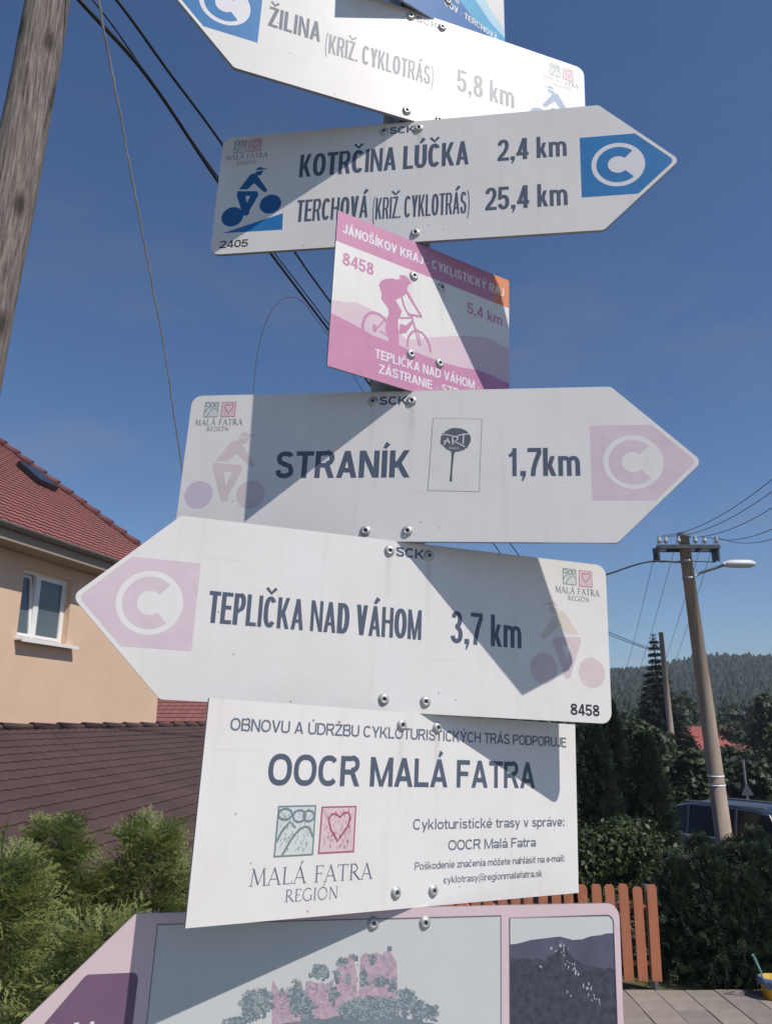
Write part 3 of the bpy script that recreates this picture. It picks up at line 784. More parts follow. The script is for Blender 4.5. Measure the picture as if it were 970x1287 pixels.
# --- KOTRČINA LÚČKA
g, fx = arrow_sign('kot', 'direction_sign', 'white right-pointing cycle sign lettered KOTRČINA LÚČKA and TERCHOVÁ with a bright blue C', True, I_blue)
text(g, 'KOTRČINA LÚČKA', -0.1460, 0.0962, 0.1195, 0.0390, I_dark, 0.010)
text(g, '2,4 km', 0.1355, 0.2285, 0.1205, 0.0350, I_dark, 0.022)
text(g, 'TERCHOVÁ', -0.1450, -0.0424, 0.0446, 0.0360, I_dark, 0.010)
text(g, '(KRIŽ. CYKLOTRÁS)', -0.0365, 0.0985, 0.0398, 0.0350, I_dark, 0.006)
text(g, '25,4 km', 0.1190, 0.2278, 0.0420, 0.0360, I_dark, 0.022)
text(g, '2405', -0.2542, -0.2120, 0.0097, 0.0120, I_black, 0.014)
emblem(g, (-0.2490, 0.1712, -0.2300, 0.1928), (-0.2268, 0.1718, -0.2074, 0.1932), detail=False)
roman(g, 'MALÁ FATRA', -0.2605, -0.1955, 0.1595, 0.0084, I_grey, weight=1.1)
roman(g, 'REGIÓN', -0.2425, -0.2126, 0.1495, 0.0060, I_grey, weight=1.1)
rider(g, fx, [(0.0274, 0.061, 0.0163), (0.0825, 0.0778, 0.0160)], I_navy, I_navy, [I_navy, I_navy], small=True)
flat(g, 'rider_slope', [(fx(0.0155), 0.0344), (fx(0.1035), 0.0338), (fx(0.1025), 0.061)], I_blue, 0.0004)

# --- STRANÍK
g, fx = arrow_sign('str', 'direction_sign', 'white right-pointing cycle sign lettered STRANÍK with a faded pink C and a tree-shaped sticker', True, I_pink, True)
text(g, 'STRANÍK', -0.1460, 0.0262, 0.0823, 0.0362, I_dark, 0.016)
text(g, '1,7km', 0.1455, 0.2311, 0.0830, 0.0365, I_dark, 0.022)
emblem(g, (-0.2500, 0.1689, -0.2312, 0.1902), (-0.2267, 0.1685, -0.2077, 0.1897), detail=False)
roman(g, 'MALÁ FATRA', -0.2612, -0.1958, 0.1570, 0.0080, I_grey, weight=1.15)
roman(g, 'REGIÓN', -0.2440, -0.2136, 0.1486, 0.0056, I_grey, weight=1.15)
rider(g, fx, [(0.0257, 0.0606, 0.0187), (0.0941, 0.0606, 0.0187)], I_rose, I_rose, [I_violet, I_rose], up=0.0)
# sticker
st = MB(); sp = [(0.0489, 0.0650), (0.1112, 0.0632), (0.1136, 0.1590), (0.0526, 0.1616)]
st.prism(sp, 0.00004, 0.00012)
s_ob = st.build('sticker', I_sticker, g)
edge = Ribbons(0.0008); edge.line(sp, 0.0007, closed=True); edge.build('sticker_border', I_grey, s_ob)
rs = random.Random(5)
bl = Ribbons(0.0010)
cx, cy = 0.0818, 0.1318
pts = []
for k in range(72):
    a = 2 * math.pi * k / 72
    r = 1 + (rs.uniform(-0.02, 0.09) if 100 < math.degrees(a) < 330 else rs.uniform(-0.02, 0.03))
    pts.append((cx + 0.0182 * r * math.cos(a), cy + 0.0158 * r * math.sin(a)))
bl.poly(pts)
bl.line([(0.0790, 0.1180), (0.0783, 0.1120), (0.0772, 0.0920), (0.0766, 0.0800), (0.0767, 0.0765)], [0.0066, 0.0030, 0.0022, 0.0030, 0.0036])
bl.build('sticker_tree', I_blot, s_ob)
wl_ = Ribbons(0.0016)
wl_.line([(0.0650, 0.1385), (0.0700, 0.1388), (0.0800, 0.1362), (0.0850, 0.1352)], 0.0011)
wl_.line([(0.0670, 0.1245), (0.0690, 0.1290), (0.0712, 0.1345), (0.0742, 0.1268)], 0.0014)
wl_.line([(0.0666, 0.1300), (0.0740, 0.1298)], 0.0011)
wl_.line([(0.0782, 0.1250), (0.0776, 0.1352)], 0.0014)
wl_.line([(0.0776, 0.1362), (0.0815, 0.1362), (0.0842, 0.1335), (0.0835, 0.1312), (0.0790, 0.1296), (0.0860, 0.1262), (0.0930, 0.1222)], 0.0013)
wl_.line([(0.0840, 0.1372), (0.0900, 0.1388), (0.0985, 0.1392)], 0.0013)
wl_.line([(0.0912, 0.1385), (0.0908, 0.1262)], 0.0014)
for x in (0.0740, 0.0775, 0.0808, 0.0838):
    i = int(round((x - 0.0740) / 0.0033))
    if i == 0: wl_.line([(x, 0.1222), (x + 0.0006, 0.1190), (x + 0.0012, 0.1212), (x + 0.0018, 0.1190), (x + 0.0024, 0.1220)], 0.0006)
    elif i == 1: wl_.line([(x, 0.1190), (x + 0.0012, 0.1222), (x + 0.0022, 0.1190)], 0.0006)
    else: wl_.line([(x, 0.1220), (x, 0.1192), (x + 0.0022, 0.1192)], 0.0006)
wl_.build('sticker_lettering', I_white, s_ob)

# --- TEPLIČKA NAD VÁHOM
g, fx = arrow_sign('tep', 'direction_sign', 'white left-pointing cycle sign lettered TEPLIČKA NAD VÁHOM with a faded pink C', False, I_pink, True)
text(g, 'TEPLIČKA NAD VÁHOM', -0.2295, 0.0182, 0.0838, 0.0350, I_dark, 0.011)
text(g, '3,7 km', 0.0554, 0.1485, 0.0834, 0.0385, I_dark, 0.020)
text(g, '8458', 0.2138, 0.2540, 0.0082, 0.0135, I_black, 0.016)
emblem(g, (0.2080, 0.1698, 0.2268, 0.1902), (0.2311, 0.1690, 0.2500, 0.1898), detail=False)
roman(g, 'MALÁ FATRA', 0.1962, 0.2604, 0.1580, 0.0080, I_grey, weight=1.15)
roman(g, 'REGIÓN', 0.2142, 0.2450, 0.1495, 0.0058, I_grey, weight=1.15)
rider(g, fx, [(0.0257, 0.0606, 0.0187), (0.0925, 0.0616, 0.0187)], I_ochre, I_rose, [I_rose, I_rose], up=0.0)

# --- blue tourist plate at the very top, only its lower right part is in frame
MW, MH = 0.2801, 0.2203
def small_plate(key, name, label):
    g = sign_root(key, name, label)
    L = LEFT[key]
    b = MB(); b.prism([(L, 0), (L + MW, 0), (L + MW, MH), (L, MH)], -0.003, 0)
    p = b.build('plate', [M_plate, M_alu], g)
    p.data.polygons.foreach_set('material_index', [1, 0, 1, 1, 1, 1])
    return g, L
g, L = small_plate('blue', 'route_plate', 'blue and white cycle route plate with mountain print, cut by the top of the picture')
bolts(g, (0.052, 0.165), 0.0225); clamps(g, (0.052, 0.165))
flat(g, 'printed_band', [(L, 0), (L + MW, 0), (L + MW, 0.066), (0.100, 0.056), (0.06, 0.072), (0.02, 0.066), (-0.04, 0.090), (L, 0.075)], I_navyband, 0.0004)
flat(g, 'printed_wave', [(L, 0.075), (-0.04, 0.090), (0.02, 0.066), (0.045, 0.071), (0.075, 0.050), (0.110, 0.035), (L + MW, 0.022), (L + MW, 0.052), (0.110, 0.066), (0.080, 0.090), (0.04, 0.118), (0.0, 0.100), (L, 0.120)], I_cyan, 0.0007)
flat(g, 'printed_wave', [(0.0, 0.100), (0.04, 0.118), (0.080, 0.090), (0.110, 0.066), (L + MW, 0.052), (L + MW, 0.070), (0.118, 0.085), (0.09, 0.115), (0.04, 0.150), (0.0, 0.120)], I_pale, 0.0010)
flat(g, 'printed_band', [(L, MH - 0.045), (L + MW, MH - 0.045), (L + MW, MH), (L, MH)], I_navyband, 0.0004)
text(g, 'ČOV - TERCHOVÁ', 0.0160, 0.1240, 0.0415, 0.0120, I_white, 0.014, z=0.0014, rise=-0.004)
text(g, '6', 0.0370, 0.0450, 0.0610, 0.0110, I_white, 0.014, z=0.0014)

# --- magenta plate
g, L = small_plate('mag', 'route_plate', 'magenta cycle route plate printed with a mountain biker and number 8458')
bolts(g, (0.0515, 0.1665), 0.0225); clamps(g, (0.0515, 0.1665))
flat(g, 'printed_band', [(L, 0.1752), (0.1124, 0.1752), (0.1124, MH), (L, MH)], I_mag, 0.0004)
flat(g, 'printed_band', [(0.1124, 0.1752), (L + MW, 0.1752), (L + MW, MH), (0.1124, MH)], I_orange, 0.0004)
flat(g, 'printed_hills', [(L, 0.05), (L + MW, 0.04), (L + MW, 0.110), (0.10, 0.115), (0.06, 0.105), (0.02, 0.090), (-0.03, 0.070), (-0.06, 0.088), (-0.085, 0.096), (-0.105, 0.0985), (-0.120, 0.093), (L, 0.090)], I_magl, 0.0004)
flat(g, 'printed_hills', [(L, 0), (L + MW, 0), (L + MW, 0.0560), (0.110, 0.0600), (0.085, 0.0610), (0.055, 0.0560), (0.025, 0.0550), (-0.005, 0.0560), (-0.04, 0.0590), (-0.078, 0.0600), (-0.105, 0.0660), (L, 0.0720)], I_mag, 0.0007)
text(g, 'JÁNOŠÍKOV KRAJ - CYKLISTICKÝ RAJ', -0.1310, 0.1315, 0.1905, 0.0135, I_white, 0.016)
text(g, '8458', -0.1284, -0.0830, 0.1452, 0.0175, I_mag, 0.014)
text(g, '5,4 km', 0.0670, 0.1284, 0.1425, 0.0170, I_mag, 0.010)
text(g, 'TEPLIČKA NAD VÁHOM -', -0.0746, 0.0895, 0.0305, 0.0128, I_white, 0.012, z=0.0011)
text(g, 'ZÁSTRANIE - STRANÍK', -0.0680, 0.0900, 0.0112, 0.0125, I_white, 0.012, z=0.0011)
B_ = Ribbons(0.0009)
B_.poly([(-0.074, 0.1345),(-0.0694, 0.1239),(-0.0697, 0.116),(-0.062, 0.1094),(-0.0586, 0.1059),(-0.0574, 0.0985),(-0.0601, 0.0914),(-0.0618, 0.0724),(-0.0571, 0.0678),(-0.0549, 0.0549),(-0.0403, 0.0595),(-0.0412, 0.073),(-0.0426, 0.0849),(-0.0435, 0.0939),(-0.0399, 0.1014),(-0.0382, 0.109),(-0.0448, 0.1169),(-0.0483, 0.1217),(-0.0388, 0.1301),(-0.0309, 0.1385),(-0.0309, 0.1466),(-0.0289, 0.1521),(-0.0252, 0.1551),(-0.0275, 0.1583),(-0.031, 0.1619),(-0.0369, 0.1632),(-0.0435, 0.1608),(-0.0432, 0.1546),(-0.0497, 0.152),(-0.0554, 0.1515),(-0.0657, 0.1466),(-0.0719, 0.1411)])
B_.line([(-0.0395, 0.1302),(-0.0354, 0.1186),(-0.0314, 0.1113),(-0.026, 0.108)], 0.0026)
B_.line([(-0.0316, 0.1399),(-0.0247, 0.1311),(-0.0168, 0.1219),(-0.0072, 0.1112)], [0.0048, 0.0040, 0.0034, 0.0030])
B_.line([(-0.0292, 0.1069),(-0.018, 0.1094),(-0.0067, 0.1114)], 0.0034)
B_.line([(-0.0407, 0.0979),(-0.0225, 0.1044)], 0.0022)
B_.line([(-0.0414, 0.0775),(-0.0304, 0.0858),(-0.0223, 0.0979)], [0.0034, 0.0040, 0.0026])
B_.line([(-0.023, 0.1079),(-0.0203, 0.0985),(-0.0155, 0.0876)], 0.0030)
B_.line([(-0.0173, 0.0901),(-0.0135, 0.0788),(-0.0095, 0.0677)], 0.0022)
B_.line([(-0.014, 0.0912),(-0.0099, 0.08),(-0.0073, 0.0683)], 0.0016)
B_.line([(-0.0274, 0.0605),(-0.0277, 0.0696),(-0.0251, 0.0782),(-0.0196, 0.0854),(-0.0131, 0.0884),(-0.0055, 0.0877),(0.0014, 0.0821),(0.0059, 0.0741),(0.0085, 0.0639)], 0.0032)
B_.line([(-0.094, 0.0619),(-0.0945, 0.0707),(-0.0916, 0.0823),(-0.0858, 0.0896),(-0.0789, 0.0927),(-0.0718, 0.0928),(-0.0645, 0.0899),(-0.0614, 0.0848)], 0.0040)
B_.line([(-0.0611, 0.0911),(-0.0702, 0.0773),(-0.0776, 0.0672)], 0.0022)
B_.line([(-0.0698, 0.0698),(-0.057, 0.0663)], 0.0022)
B_.line([(-0.078, 0.0762),(-0.0767, 0.066)], 0.0050)
B_.poly([(-0.0403, 0.0895),(-0.0306, 0.0904),(-0.0235, 0.0998),(-0.0216, 0.0949),(-0.0301, 0.0797),(-0.0397, 0.075)])
B_.build('printed_cyclist', I_mag, g)

# --- sponsor plate
g = sign_root('ooc', 'sponsor_plate', 'plain white rectangular plate lettered OOCR MALÁ FATRA with a hills and heart emblem')
L = LEFT['ooc']; OW, OH = 0.5117, 0.2028
b = MB(); b.prism([(L, 0), (L + OW, 0), (L + OW, OH), (L, OH)], -0.003, 0)
p = b.build('plate', [M_plate, M_alu], g)
p.data.polygons.foreach_set('material_index', [1, 0, 1, 1, 1, 1])
bolts(g, (0.0155, 0.1885)); clamps(g, (0.0155, 0.1885))
text(g, 'OBNOVU A ÚDRŽBU CYKLOTURISTICKÝCH TRÁS PODPORUJE', -0.2321, 0.2374, 0.1735, 0.0120, I_grey, 0.010)
text(g, 'OOCR MALÁ FATRA', -0.1870, 0.1811, 0.1228, 0.0305, I_dark, 0.016)
text(g, 'Cykloturistické trasy v správe:', -0.0052, 0.2320, 0.0782, 0.0112, I_grey, 0.010)
text(g, 'OOCR Malá Fatra', 0.0450, 0.1816, 0.0557, 0.0108, I_grey, 0.012)
text(g, 'Poškodenie značenia môžete nahlásiť na e-mail:', -0.0010, 0.2309, 0.0373, 0.0078, I_grey, 0.008)
text(g, 'cyklotrasy@regionmalafatra.sk', 0.0393, 0.1919, 0.0218, 0.0076, I_grey, 0.008)
emblem(g, (-0.1727, 0.0570, -0.1300, 0.1036), (-0.1228, 0.0583, -0.0812, 0.1027))
roman(g, 'MALÁ FATRA', -0.1975, -0.0557, 0.0314, 0.0155, I_grey)
roman(g, 'REGIÓN', -0.1582, -0.0965, 0.0152, 0.0112, I_grey)

# --- bottom panorama arrow board
g = sign_root('bot', 'panorama_sign', 'large pink arrow board with printed castle ruin photographs, lowest on the post')
L = LEFT['bot']; BW, BH = 0.5436, 0.3301
R_ = L + BW
k = 1.02
poly = [(L, -0.002), (R_, -0.002), (R_, BH), (L, BH), (L - 0.165, BH / 2)]
pr = rounded(poly, [0.008, 0.016, 0.016, 0.004, 0.012])
b = MB(); b.prism(pr, -0.004, 0)
p = b.build('plate', [M_pinkplate, M_alu], g)
p.data.polygons.foreach_set('material_index', [1, 0] + [1] * len(pr))
bolts(g, (0.0135, 0.3155), 0.0290); clamps(g, (0.0135, 0.3155))
def panel(x0, x1, y0, y1, rad, nm):
    pl = rounded([(x0, y0), (x1, y0), (x1, y1), (x0, y1)], rad)
    f = flat(g, nm, pl, I_skyp, 0.0004)
    R = Ribbons(0.0034); R.line(pl, 0.0009, closed=True); R.build('panel_outline', I_line, f)
    return f
pan = panel(-0.2490, 0.1198, 0.012, 0.3203, [0, 0, 0, 0], 'picture_panel')
pan2 = panel(0.1306, 0.2642, 0.012, 0.3178, [0, 0, 0.0085, 0], 'picture_panel')
fl = flat(g, 'distance_field', rounded([(-0.4000, 0.165), (-0.2615, 0.165), (-0.2615, 0.2795), (-0.3085, 0.2795)], [0.004, 0.004, 0.006, 0.006]), I_purple, 0.0004)
text(fl, '10,4 km', -0.3480, -0.2700, 0.2230, 0.0175, I_white, 0.02, z=0.0010)
rs = random.Random(21)
CS = 0.0002463
def L2C(x, y): return (-0.19340 + x * 0.00024633 + y * 0.00002079, 0.31320 + x * -0.00000667 + y * -0.00020737)
def L2R(x, y): return (0.12560 + x * 0.00015717 + y * -0.00000026, 0.32870 + x * -0.00000300 + y * -0.00012289)
def blob(cx, cy, rx, ry, jag=0.16, n=26):
    return [(cx + rx * (1 + rs.uniform(-jag, jag)) * math.cos(2 * math.pi * k / n), cy + ry * (1 + rs.uniform(-jag, jag)) * math.sin(2 * math.pi * k / n)) for k in range(n)]
I_ruin = mat('ruin_print', (0.60, 0.45, 0.50), rough=0.42, var=0.4, color2=(0.36, 0.27, 0.32))
I_ruin.node_tree.nodes['Noise Texture'].inputs['Scale'].default_value = 160
I_tree1 = mat('tree_print', (0.19, 0.235, 0.26), rough=0.42, var=0.4, color2=(0.36, 0.41, 0.42))
I_tree1.node_tree.nodes['Noise Texture'].inputs['Scale'].default_value = 340
I_tree2 = mat('tree_print', (0.24, 0.29, 0.31), rough=0.42, var=0.4, color2=(0.42, 0.46, 0.47))
I_tree2.node_tree.nodes['Noise Texture'].inputs['Scale'].default_value = 420
Rr = Ribbons(0.0005)
for q in ([(-0.1293, 0.2281),(-0.1326, 0.2625),(-0.1311, 0.2677),(-0.1267, 0.2601),(-0.1208, 0.2553),(-0.1175, 0.2597),(-0.1088, 0.2405),(-0.0966, 0.2398),(-0.0944, 0.2262)],
          [(-0.0961, 0.2263),(-0.0983, 0.2642),(-0.0923, 0.2654),(-0.0853, 0.2615),(-0.081, 0.2636),(-0.0758, 0.26),(-0.0692, 0.2661),(-0.0624, 0.2243)],
          [(-0.0661, 0.2245),(-0.067, 0.2725),(-0.0644, 0.2789),(-0.0574, 0.2813),(-0.0546, 0.2856),(-0.0484, 0.2845),(-0.0445, 0.2694),(-0.0411, 0.2231)],
          [(-0.0416, 0.2231),(-0.0412, 0.2847),(-0.0367, 0.2885),(-0.0301, 0.2869),(-0.0237, 0.2885),(-0.0183, 0.2852),(-0.0153, 0.2891),(-0.0093, 0.2902),(-0.0065, 0.2857),(-0.0012, 0.2788),(0.001, 0.25),(0.0026, 0.2206)]):
    Rr.poly(q)
Rr.build('printed_ruin', I_ruin, pan)
Wn = Ribbons(0.0012)
for cx_, cy_, w_, h_ in ((550, 212, 26, 44), (475, 240, 14, 40), (652, 120, 12, 22), (712, 124, 14, 24), (415, 262, 12, 20), (260, 290, 6, 16), (748, 130, 8, 22), (690, 200, 10, 20), (540, 160, 12, 14), (575, 250, 8, 18), (640, 230, 8, 18), (725, 190, 8, 18)):
    a = L2C(cx_ - w_ / 2, cy_ + h_ / 2); c_ = L2C(cx_ + w_ / 2, cy_ - h_ / 2)
    Wn.poly([a, (c_[0], a[1]), (c_[0], c_[1] - 0.001), ((a[0] + c_[0]) / 2, c_[1]), (a[0], c_[1] - 0.001)])
Wn.build('printed_ruin_openings', I_tree1, pan)
spots = [(150, 320, 52, 72), (190, 300, 42, 56), (90, 385, 55, 26), (330, 290, 38, 75), (370, 340, 36, 52), (425, 178, 40, 34), (440, 170, 28, 24), (530, 135, 34, 16), (575, 112, 12, 10), (620, 205, 16, 40), (640, 345, 95, 58), (560, 350, 56, 48), (720, 345, 56, 58), (800, 312, 48, 60), (850, 352, 46, 44), (910, 370, 38, 36), (745, 245, 20, 30), (480, 280, 20, 34), (665, 128, 20, 24), (690, 222, 34, 16), (735, 76, 8, 10), (500, 200, 14, 30), (270, 262, 10, 18)]
wts = [s_[2] * s_[3] for s_ in spots]
I_tree3 = mat('tree_print', (0.15, 0.19, 0.215), rough=0.45, var=0.4, color2=(0.22, 0.26, 0.28))
for m_, zz, cnt, lo, hi, dx_ in ((I_tree3, 0.0014, 230, 6, 15, (5, 8)), (I_tree1, 0.0024, 330, 4, 10, (0, 0)), (I_tree2, 0.0038, 330, 2, 6, (-3, -5))):
    Tr = Ribbons(zz * 0.6, 0.0000004)
    if m_ is I_tree3:
        for s_ in spots:
            c_ = L2C(*s_[:2]); Tr.poly(blob(c_[0], c_[1], s_[2] * 0.72 * CS, s_[3] * 0.72 * CS, 0.13, 40))
        c_ = L2C(500, 480); Tr.poly(blob(c_[0], c_[1], 450 * CS, 85 * CS, 0.05, 120))
    for k in range(cnt):
        s_ = rs.choices(spots, wts)[0]
        a_, r_ = rs.uniform(0, 6.283), rs.uniform(0, 1) ** 0.5
        c_ = L2C(s_[0] + s_[2] * r_ * math.cos(a_) + dx_[0], s_[1] + s_[3] * r_ * math.sin(a_) + dx_[1])
        Tr.poly(blob(c_[0], c_[1], rs.uniform(lo, hi) * CS, rs.uniform(lo, hi) * 0.8 * CS, 0.3, 9))
    Tr.build('printed_trees', m_, pan)
St = Ribbons(0.0010, 0.0000004)
I_stone = ink('ruin_stone_print', (0.36, 0.25, 0.31), var=0.2)  # small darker marks, the stone texture of the printed ruin
for k in range(170):
    x_, y_ = rs.choice([(rs.uniform(505, 598), rs.uniform(140, 330)), (rs.uniform(612, 765), rs.uniform(110, 270)), (rs.uniform(382, 470), rs.uniform(225, 340)), (rs.uniform(242, 300), rs.uniform(265, 360))])
    c_ = L2C(x_, y_); St.poly(blob(c_[0], c_[1], rs.uniform(1.2, 5) * CS, rs.uniform(1.0, 3.4) * CS, 0.3, 7))
St.build('printed_ruin_stones', I_stone, pan)
I_h1 = ink('far_ridge_print', (0.115, 0.12, 0.175), var=0.3)
I_h2 = ink('forest_print', (0.085, 0.09, 0.125), var=0.55); I_h2.node_tree.nodes['Noise Texture'].inputs['Scale'].default_value = 130
flat(pan2, 'printed_ridge', [(0.1311, 0.0125), (0.2637, 0.0125), (0.2649, 0.2986), (0.2547, 0.2986), (0.2464, 0.2971), (0.2334, 0.2962), (0.222, 0.2935), (0.21, 0.2931), (0.2029, 0.295), (0.1934, 0.2971), (0.184, 0.2966), (0.1715, 0.2957), (0.156, 0.2947), (0.1468, 0.2927), (0.1391, 0.2915), (0.1311, (0.1309, 0.291)[1])], I_h1, 0.0008)
fo = [(0.1311, 0.0125), (0.2637, 0.0125), (0.2637, (0.2635, 0.2596)[1])]
for x_, y_ in ((840, 505), (780, 520), (720, 500), (660, 490), (600, 470), (540, 430), (505, 380), (470, 330), (430, 345), (390, 380), (340, 400), (300, 440), (250, 420), (200, 430), (150, 415), (100, 425), (60, 412)):
    p_ = L2R(x_, y_); fo += [(p_[0] + 0.0012, p_[1] - 0.0006), p_]
fo.append((0.1311, (0.1309, 0.2775)[1]))
flat(pan2, 'printed_forest', fo, I_h2, 0.0011)
I_rock = ink('rock_print', (0.55, 0.53, 0.56), var=0.3)
Rk = Ribbons(0.0014)
for k in range(60):
    t = rs.random()
    if k < 34: x_, y_ = 480 + 270 * t + rs.gauss(0, 14), 450 + 370 * t ** 1.1 + rs.gauss(0, 14)
    elif k < 46: x_, y_ = 460 + rs.gauss(0, 22), 345 + rs.gauss(0, 34)
    else: x_, y_ = rs.choice([(360, 350), (392, 360), (500, 345), (280, 490), (480, 705), (510, 720), (700, 780), (740, 770)]); x_ += rs.gauss(0, 6); y_ += rs.gauss(0, 10)
    p_ = L2R(x_, y_)
    Rk.poly(blob(p_[0], p_[1], 0.00045 * rs.uniform(0.6, 2.0), 0.0011 * rs.uniform(0.6, 1.8), 0.35, 8))
Rk.build('printed_rocks', I_rock, pan2)

# ------------------------------------------------------------------ ground
def sm(a, b_, x):
    t = min(max((x - a) / (b_ - a), 0), 1); return t * t * (3 - 2 * t)
def ground_z(x, y):
    z = 0.88 * (1 - sm(1.5, 7.2, y))
    z -= 0.15 * sm(11, 15, y)
    z -= 1.2 * sm(24, 70, y)
    r = y
    if y > 120:
        h = sm(130, 400, r)
        prof = 26 + 3.0 * math.sin(x * 0.021 + 1.9) + 2.0 * math.sin(x * 0.057)
        prof += 6.0 * math.exp(-((x - 152) / 12) ** 2)
        z += h * prof - 20 * sm(420, 900, r)
    return z
def make_ground():
    xs = np.concatenate([np.linspace(-900, -60, 12), np.linspace(-50, -12, 9), np.linspace(-11, 16, 46), np.linspace(18, 70, 14), np.linspace(76, 300, 40), np.linspace(330, 1400, 12)])
    ys = np.concatenate([np.linspace(-600, -30, 8), np.linspace(-20, -1, 8), np.linspace(0, 24, 49), np.linspace(26, 120, 24), np.linspace(128, 470, 44), np.linspace(520, 3500, 14)])
    V = [(x, y, ground_z(x, y)) for y in ys for x in xs]
    n = len(xs)
    Fc = [(j * n + i, j * n + i + 1, (j + 1) * n + i + 1, (j + 1) * n + i) for j in range(len(ys) - 1) for i in range(n - 1)]
    m = mat('meadow', (0.075, 0.085, 0.035), rough=0.95, var=0.5, scale=0.35, color2=(0.13, 0.12, 0.06), bump=0.4, bscale=6)
    tag(mesh('ground', V, Fc, m, smooth=True), kind='structure')
make_ground()
M_bounce_path = mat('concrete_bounce_path', (0.30, 0.28, 0.25), rough=0.95, var=0.25, scale=2, bump=0.3, bscale=40)  # unseen paving around the post, added to bounce neutral sunlight up onto the signs
pvv = [(x_, y_, ground_z(x_, y_) + 0.02) for y_ in np.linspace(-6, 6.55, 22) for x_ in (-1.6, 6.5)]
tag(mesh('bounce_path', pvv, [(2 * i, 2 * i + 1, 2 * i + 3, 2 * i + 2) for i in range(21)], M_bounce_path), kind='structure')
# asphalt road the car is parked on
M_asph = mat('asphalt', (0.06, 0.06, 0.062), rough=0.9, var=0.25, scale=3, bump=0.2, bscale=80)
rv = []
for x in np.linspace(-12, 40, 60):
    yc = 15.3 + 0.10 * (x - 6)
    for s in (-2.1, 2.1): rv.append((x, yc + s, ground_z(x, yc + s) + 0.03))
tag(mesh('road', rv, [(2 * i, 2 * i + 2, 2 * i + 3, 2 * i + 1) for i in range(59)], M_asph), kind='structure')

# pavement: slabs with recessed joints
M_bed = mat('mortar_bed', (0.16, 0.14, 0.12), rough=0.95)
M_slab = [mat('concrete_slab', c, rough=0.9, var=0.25, scale=6, bump=0.25, bscale=60) for c in ((0.30, 0.255, 0.22), (0.33, 0.28, 0.235), (0.27, 0.235, 0.21))]
PVX0, PVX1, PVY0, PVY1 = 1.2, 6.0, 6.6, 9.0
def pav_z(y): return ground_z(0, y) + 0.035
bv = []
for y in np.linspace(PVY0, PVY1, 14):
    bv += [(PVX0, y, pav_z(y) + 0.004), (PVX1, y, pav_z(y) + 0.004)]
pav = tag(mesh('pavement', bv, [(2 * i, 2 * i + 1, 2 * i + 3, 2 * i + 2) for i in range(13)], M_bed), kind='structure')
sm_cache = []
SW, SL = 0.30, 0.60
for i in range(3):
    b = MB()
    w, l_, h = SW - 0.006, SL - 0.006, 0.045
    c = 0.004
    vs = [(-w/2, -l_/2, 0), (w/2, -l_/2, 0), (w/2, l_/2, 0), (-w/2, l_/2, 0), (-w/2, -l_/2, h - c), (w/2, -l_/2, h - c), (w/2, l_/2, h - c), (-w/2, l_/2, h - c), (-w/2 + c, -l_/2 + c, h), (w/2 - c, -l_/2 + c, h), (w/2 - c, l_/2 - c, h), (-w/2 + c, l_/2 - c, h)]
    fs = [(0, 1, 5, 4), (1, 2, 6, 5), (2, 3, 7, 6), (3, 0, 4, 7), (4, 5, 9, 8), (5, 6, 10, 9), (6, 7, 11, 10), (7, 4, 8, 11), (8, 9, 10, 11)]
    me = bpy.data.meshes.new('slab'); me.from_pydata(vs, [], fs); me.materials.append(M_slab[i]); sm_cache.append(me)
nx = int((PVX1 - PVX0) / SW); ny = int((PVY1 - PVY0) / SL)
for j in range(ny):
    for i in range(nx):
        y = PVY0 + (j + 0.5) * SL; x = PVX0 + (i + 0.5) * SW
        o = bpy.data.objects.new('slab', random.choice(sm_cache))
        col.objects.link(o); o.parent = pav
        dz = (pav_z(y + 0.3) - pav_z(y - 0.3)) / 0.6
        o.location = (x, y, pav_z(y) + random.uniform(-0.004, 0.004) - 0.012)
        o.rotation_euler = (math.atan(dz) + random.uniform(-0.006, 0.006), random.uniform(-0.006, 0.006), random.uniform(-0.006, 0.006))

# ------------------------------------------------------------------ orange picket fence
M_or = mat('orange_stained_wood', (0.56, 0.20, 0.095), rough=0.8, var=0.55, scale=9, color2=(0.38, 0.14, 0.08), stretch=(1, 1, 0.12), bump=0.3, bscale=60)
FX0, FY0, FX1, FY1 = 0.10, 9.25, 2.78, 9.14
fr = empty('picket_fence', (FX0, FY0, 0), 'orange stained wooden picket fence between the pavement and the leafy shrub', 'fence')
pk = []
for v_ in range(2):
    b = MB()
    w, t2, h = 0.098, 0.022, 0.96
    if v_ == 0: prof = [(-w/2, 0.07), (w/2, 0.07), (w/2, h - 0.02), (w*0.3, h), (-w*0.3, h), (-w/2, h - 0.02)]
    else: prof = [(-w/2, 0.06), (w/2, 0.06), (w/2, h - 0.015), (w/2 - 0.012, h + 0.01), (-w/2 + 0.01, h + 0.012), (-w/2, h - 0.01)]
    vs = [(x, -t2/2, z) for x, z in prof] + [(x, t2/2, z) for x, z in prof]
    n = len(prof)
    b.add(vs, [tuple(range(n)), tuple(reversed(range(n, 2*n)))] + [(i, n+i, n+(i+1) % n, (i+1) % n) for i in range(n)])
    me = bpy.data.meshes.new('picket'); me.from_pydata(b.v, [], b.f); me.materials.append(M_or); pk.append(me)
NPK = 20
for i in range(NPK):
    t = i / (NPK - 1)
    o = bpy.data.objects.new('picket', pk[i % 2]); col.objects.link(o); o.parent = fr
    o.location = (t * (FX1 - FX0), t * (FY1 - FY0), 0.045 + random.uniform(-0.012, 0.012))
    o.rotation_euler = (random.uniform(-0.01, 0.01), random.uniform(-0.012, 0.012) + (0.035 if i == NPK - 1 else 0), -0.044 + random.uniform(-0.02, 0.02))
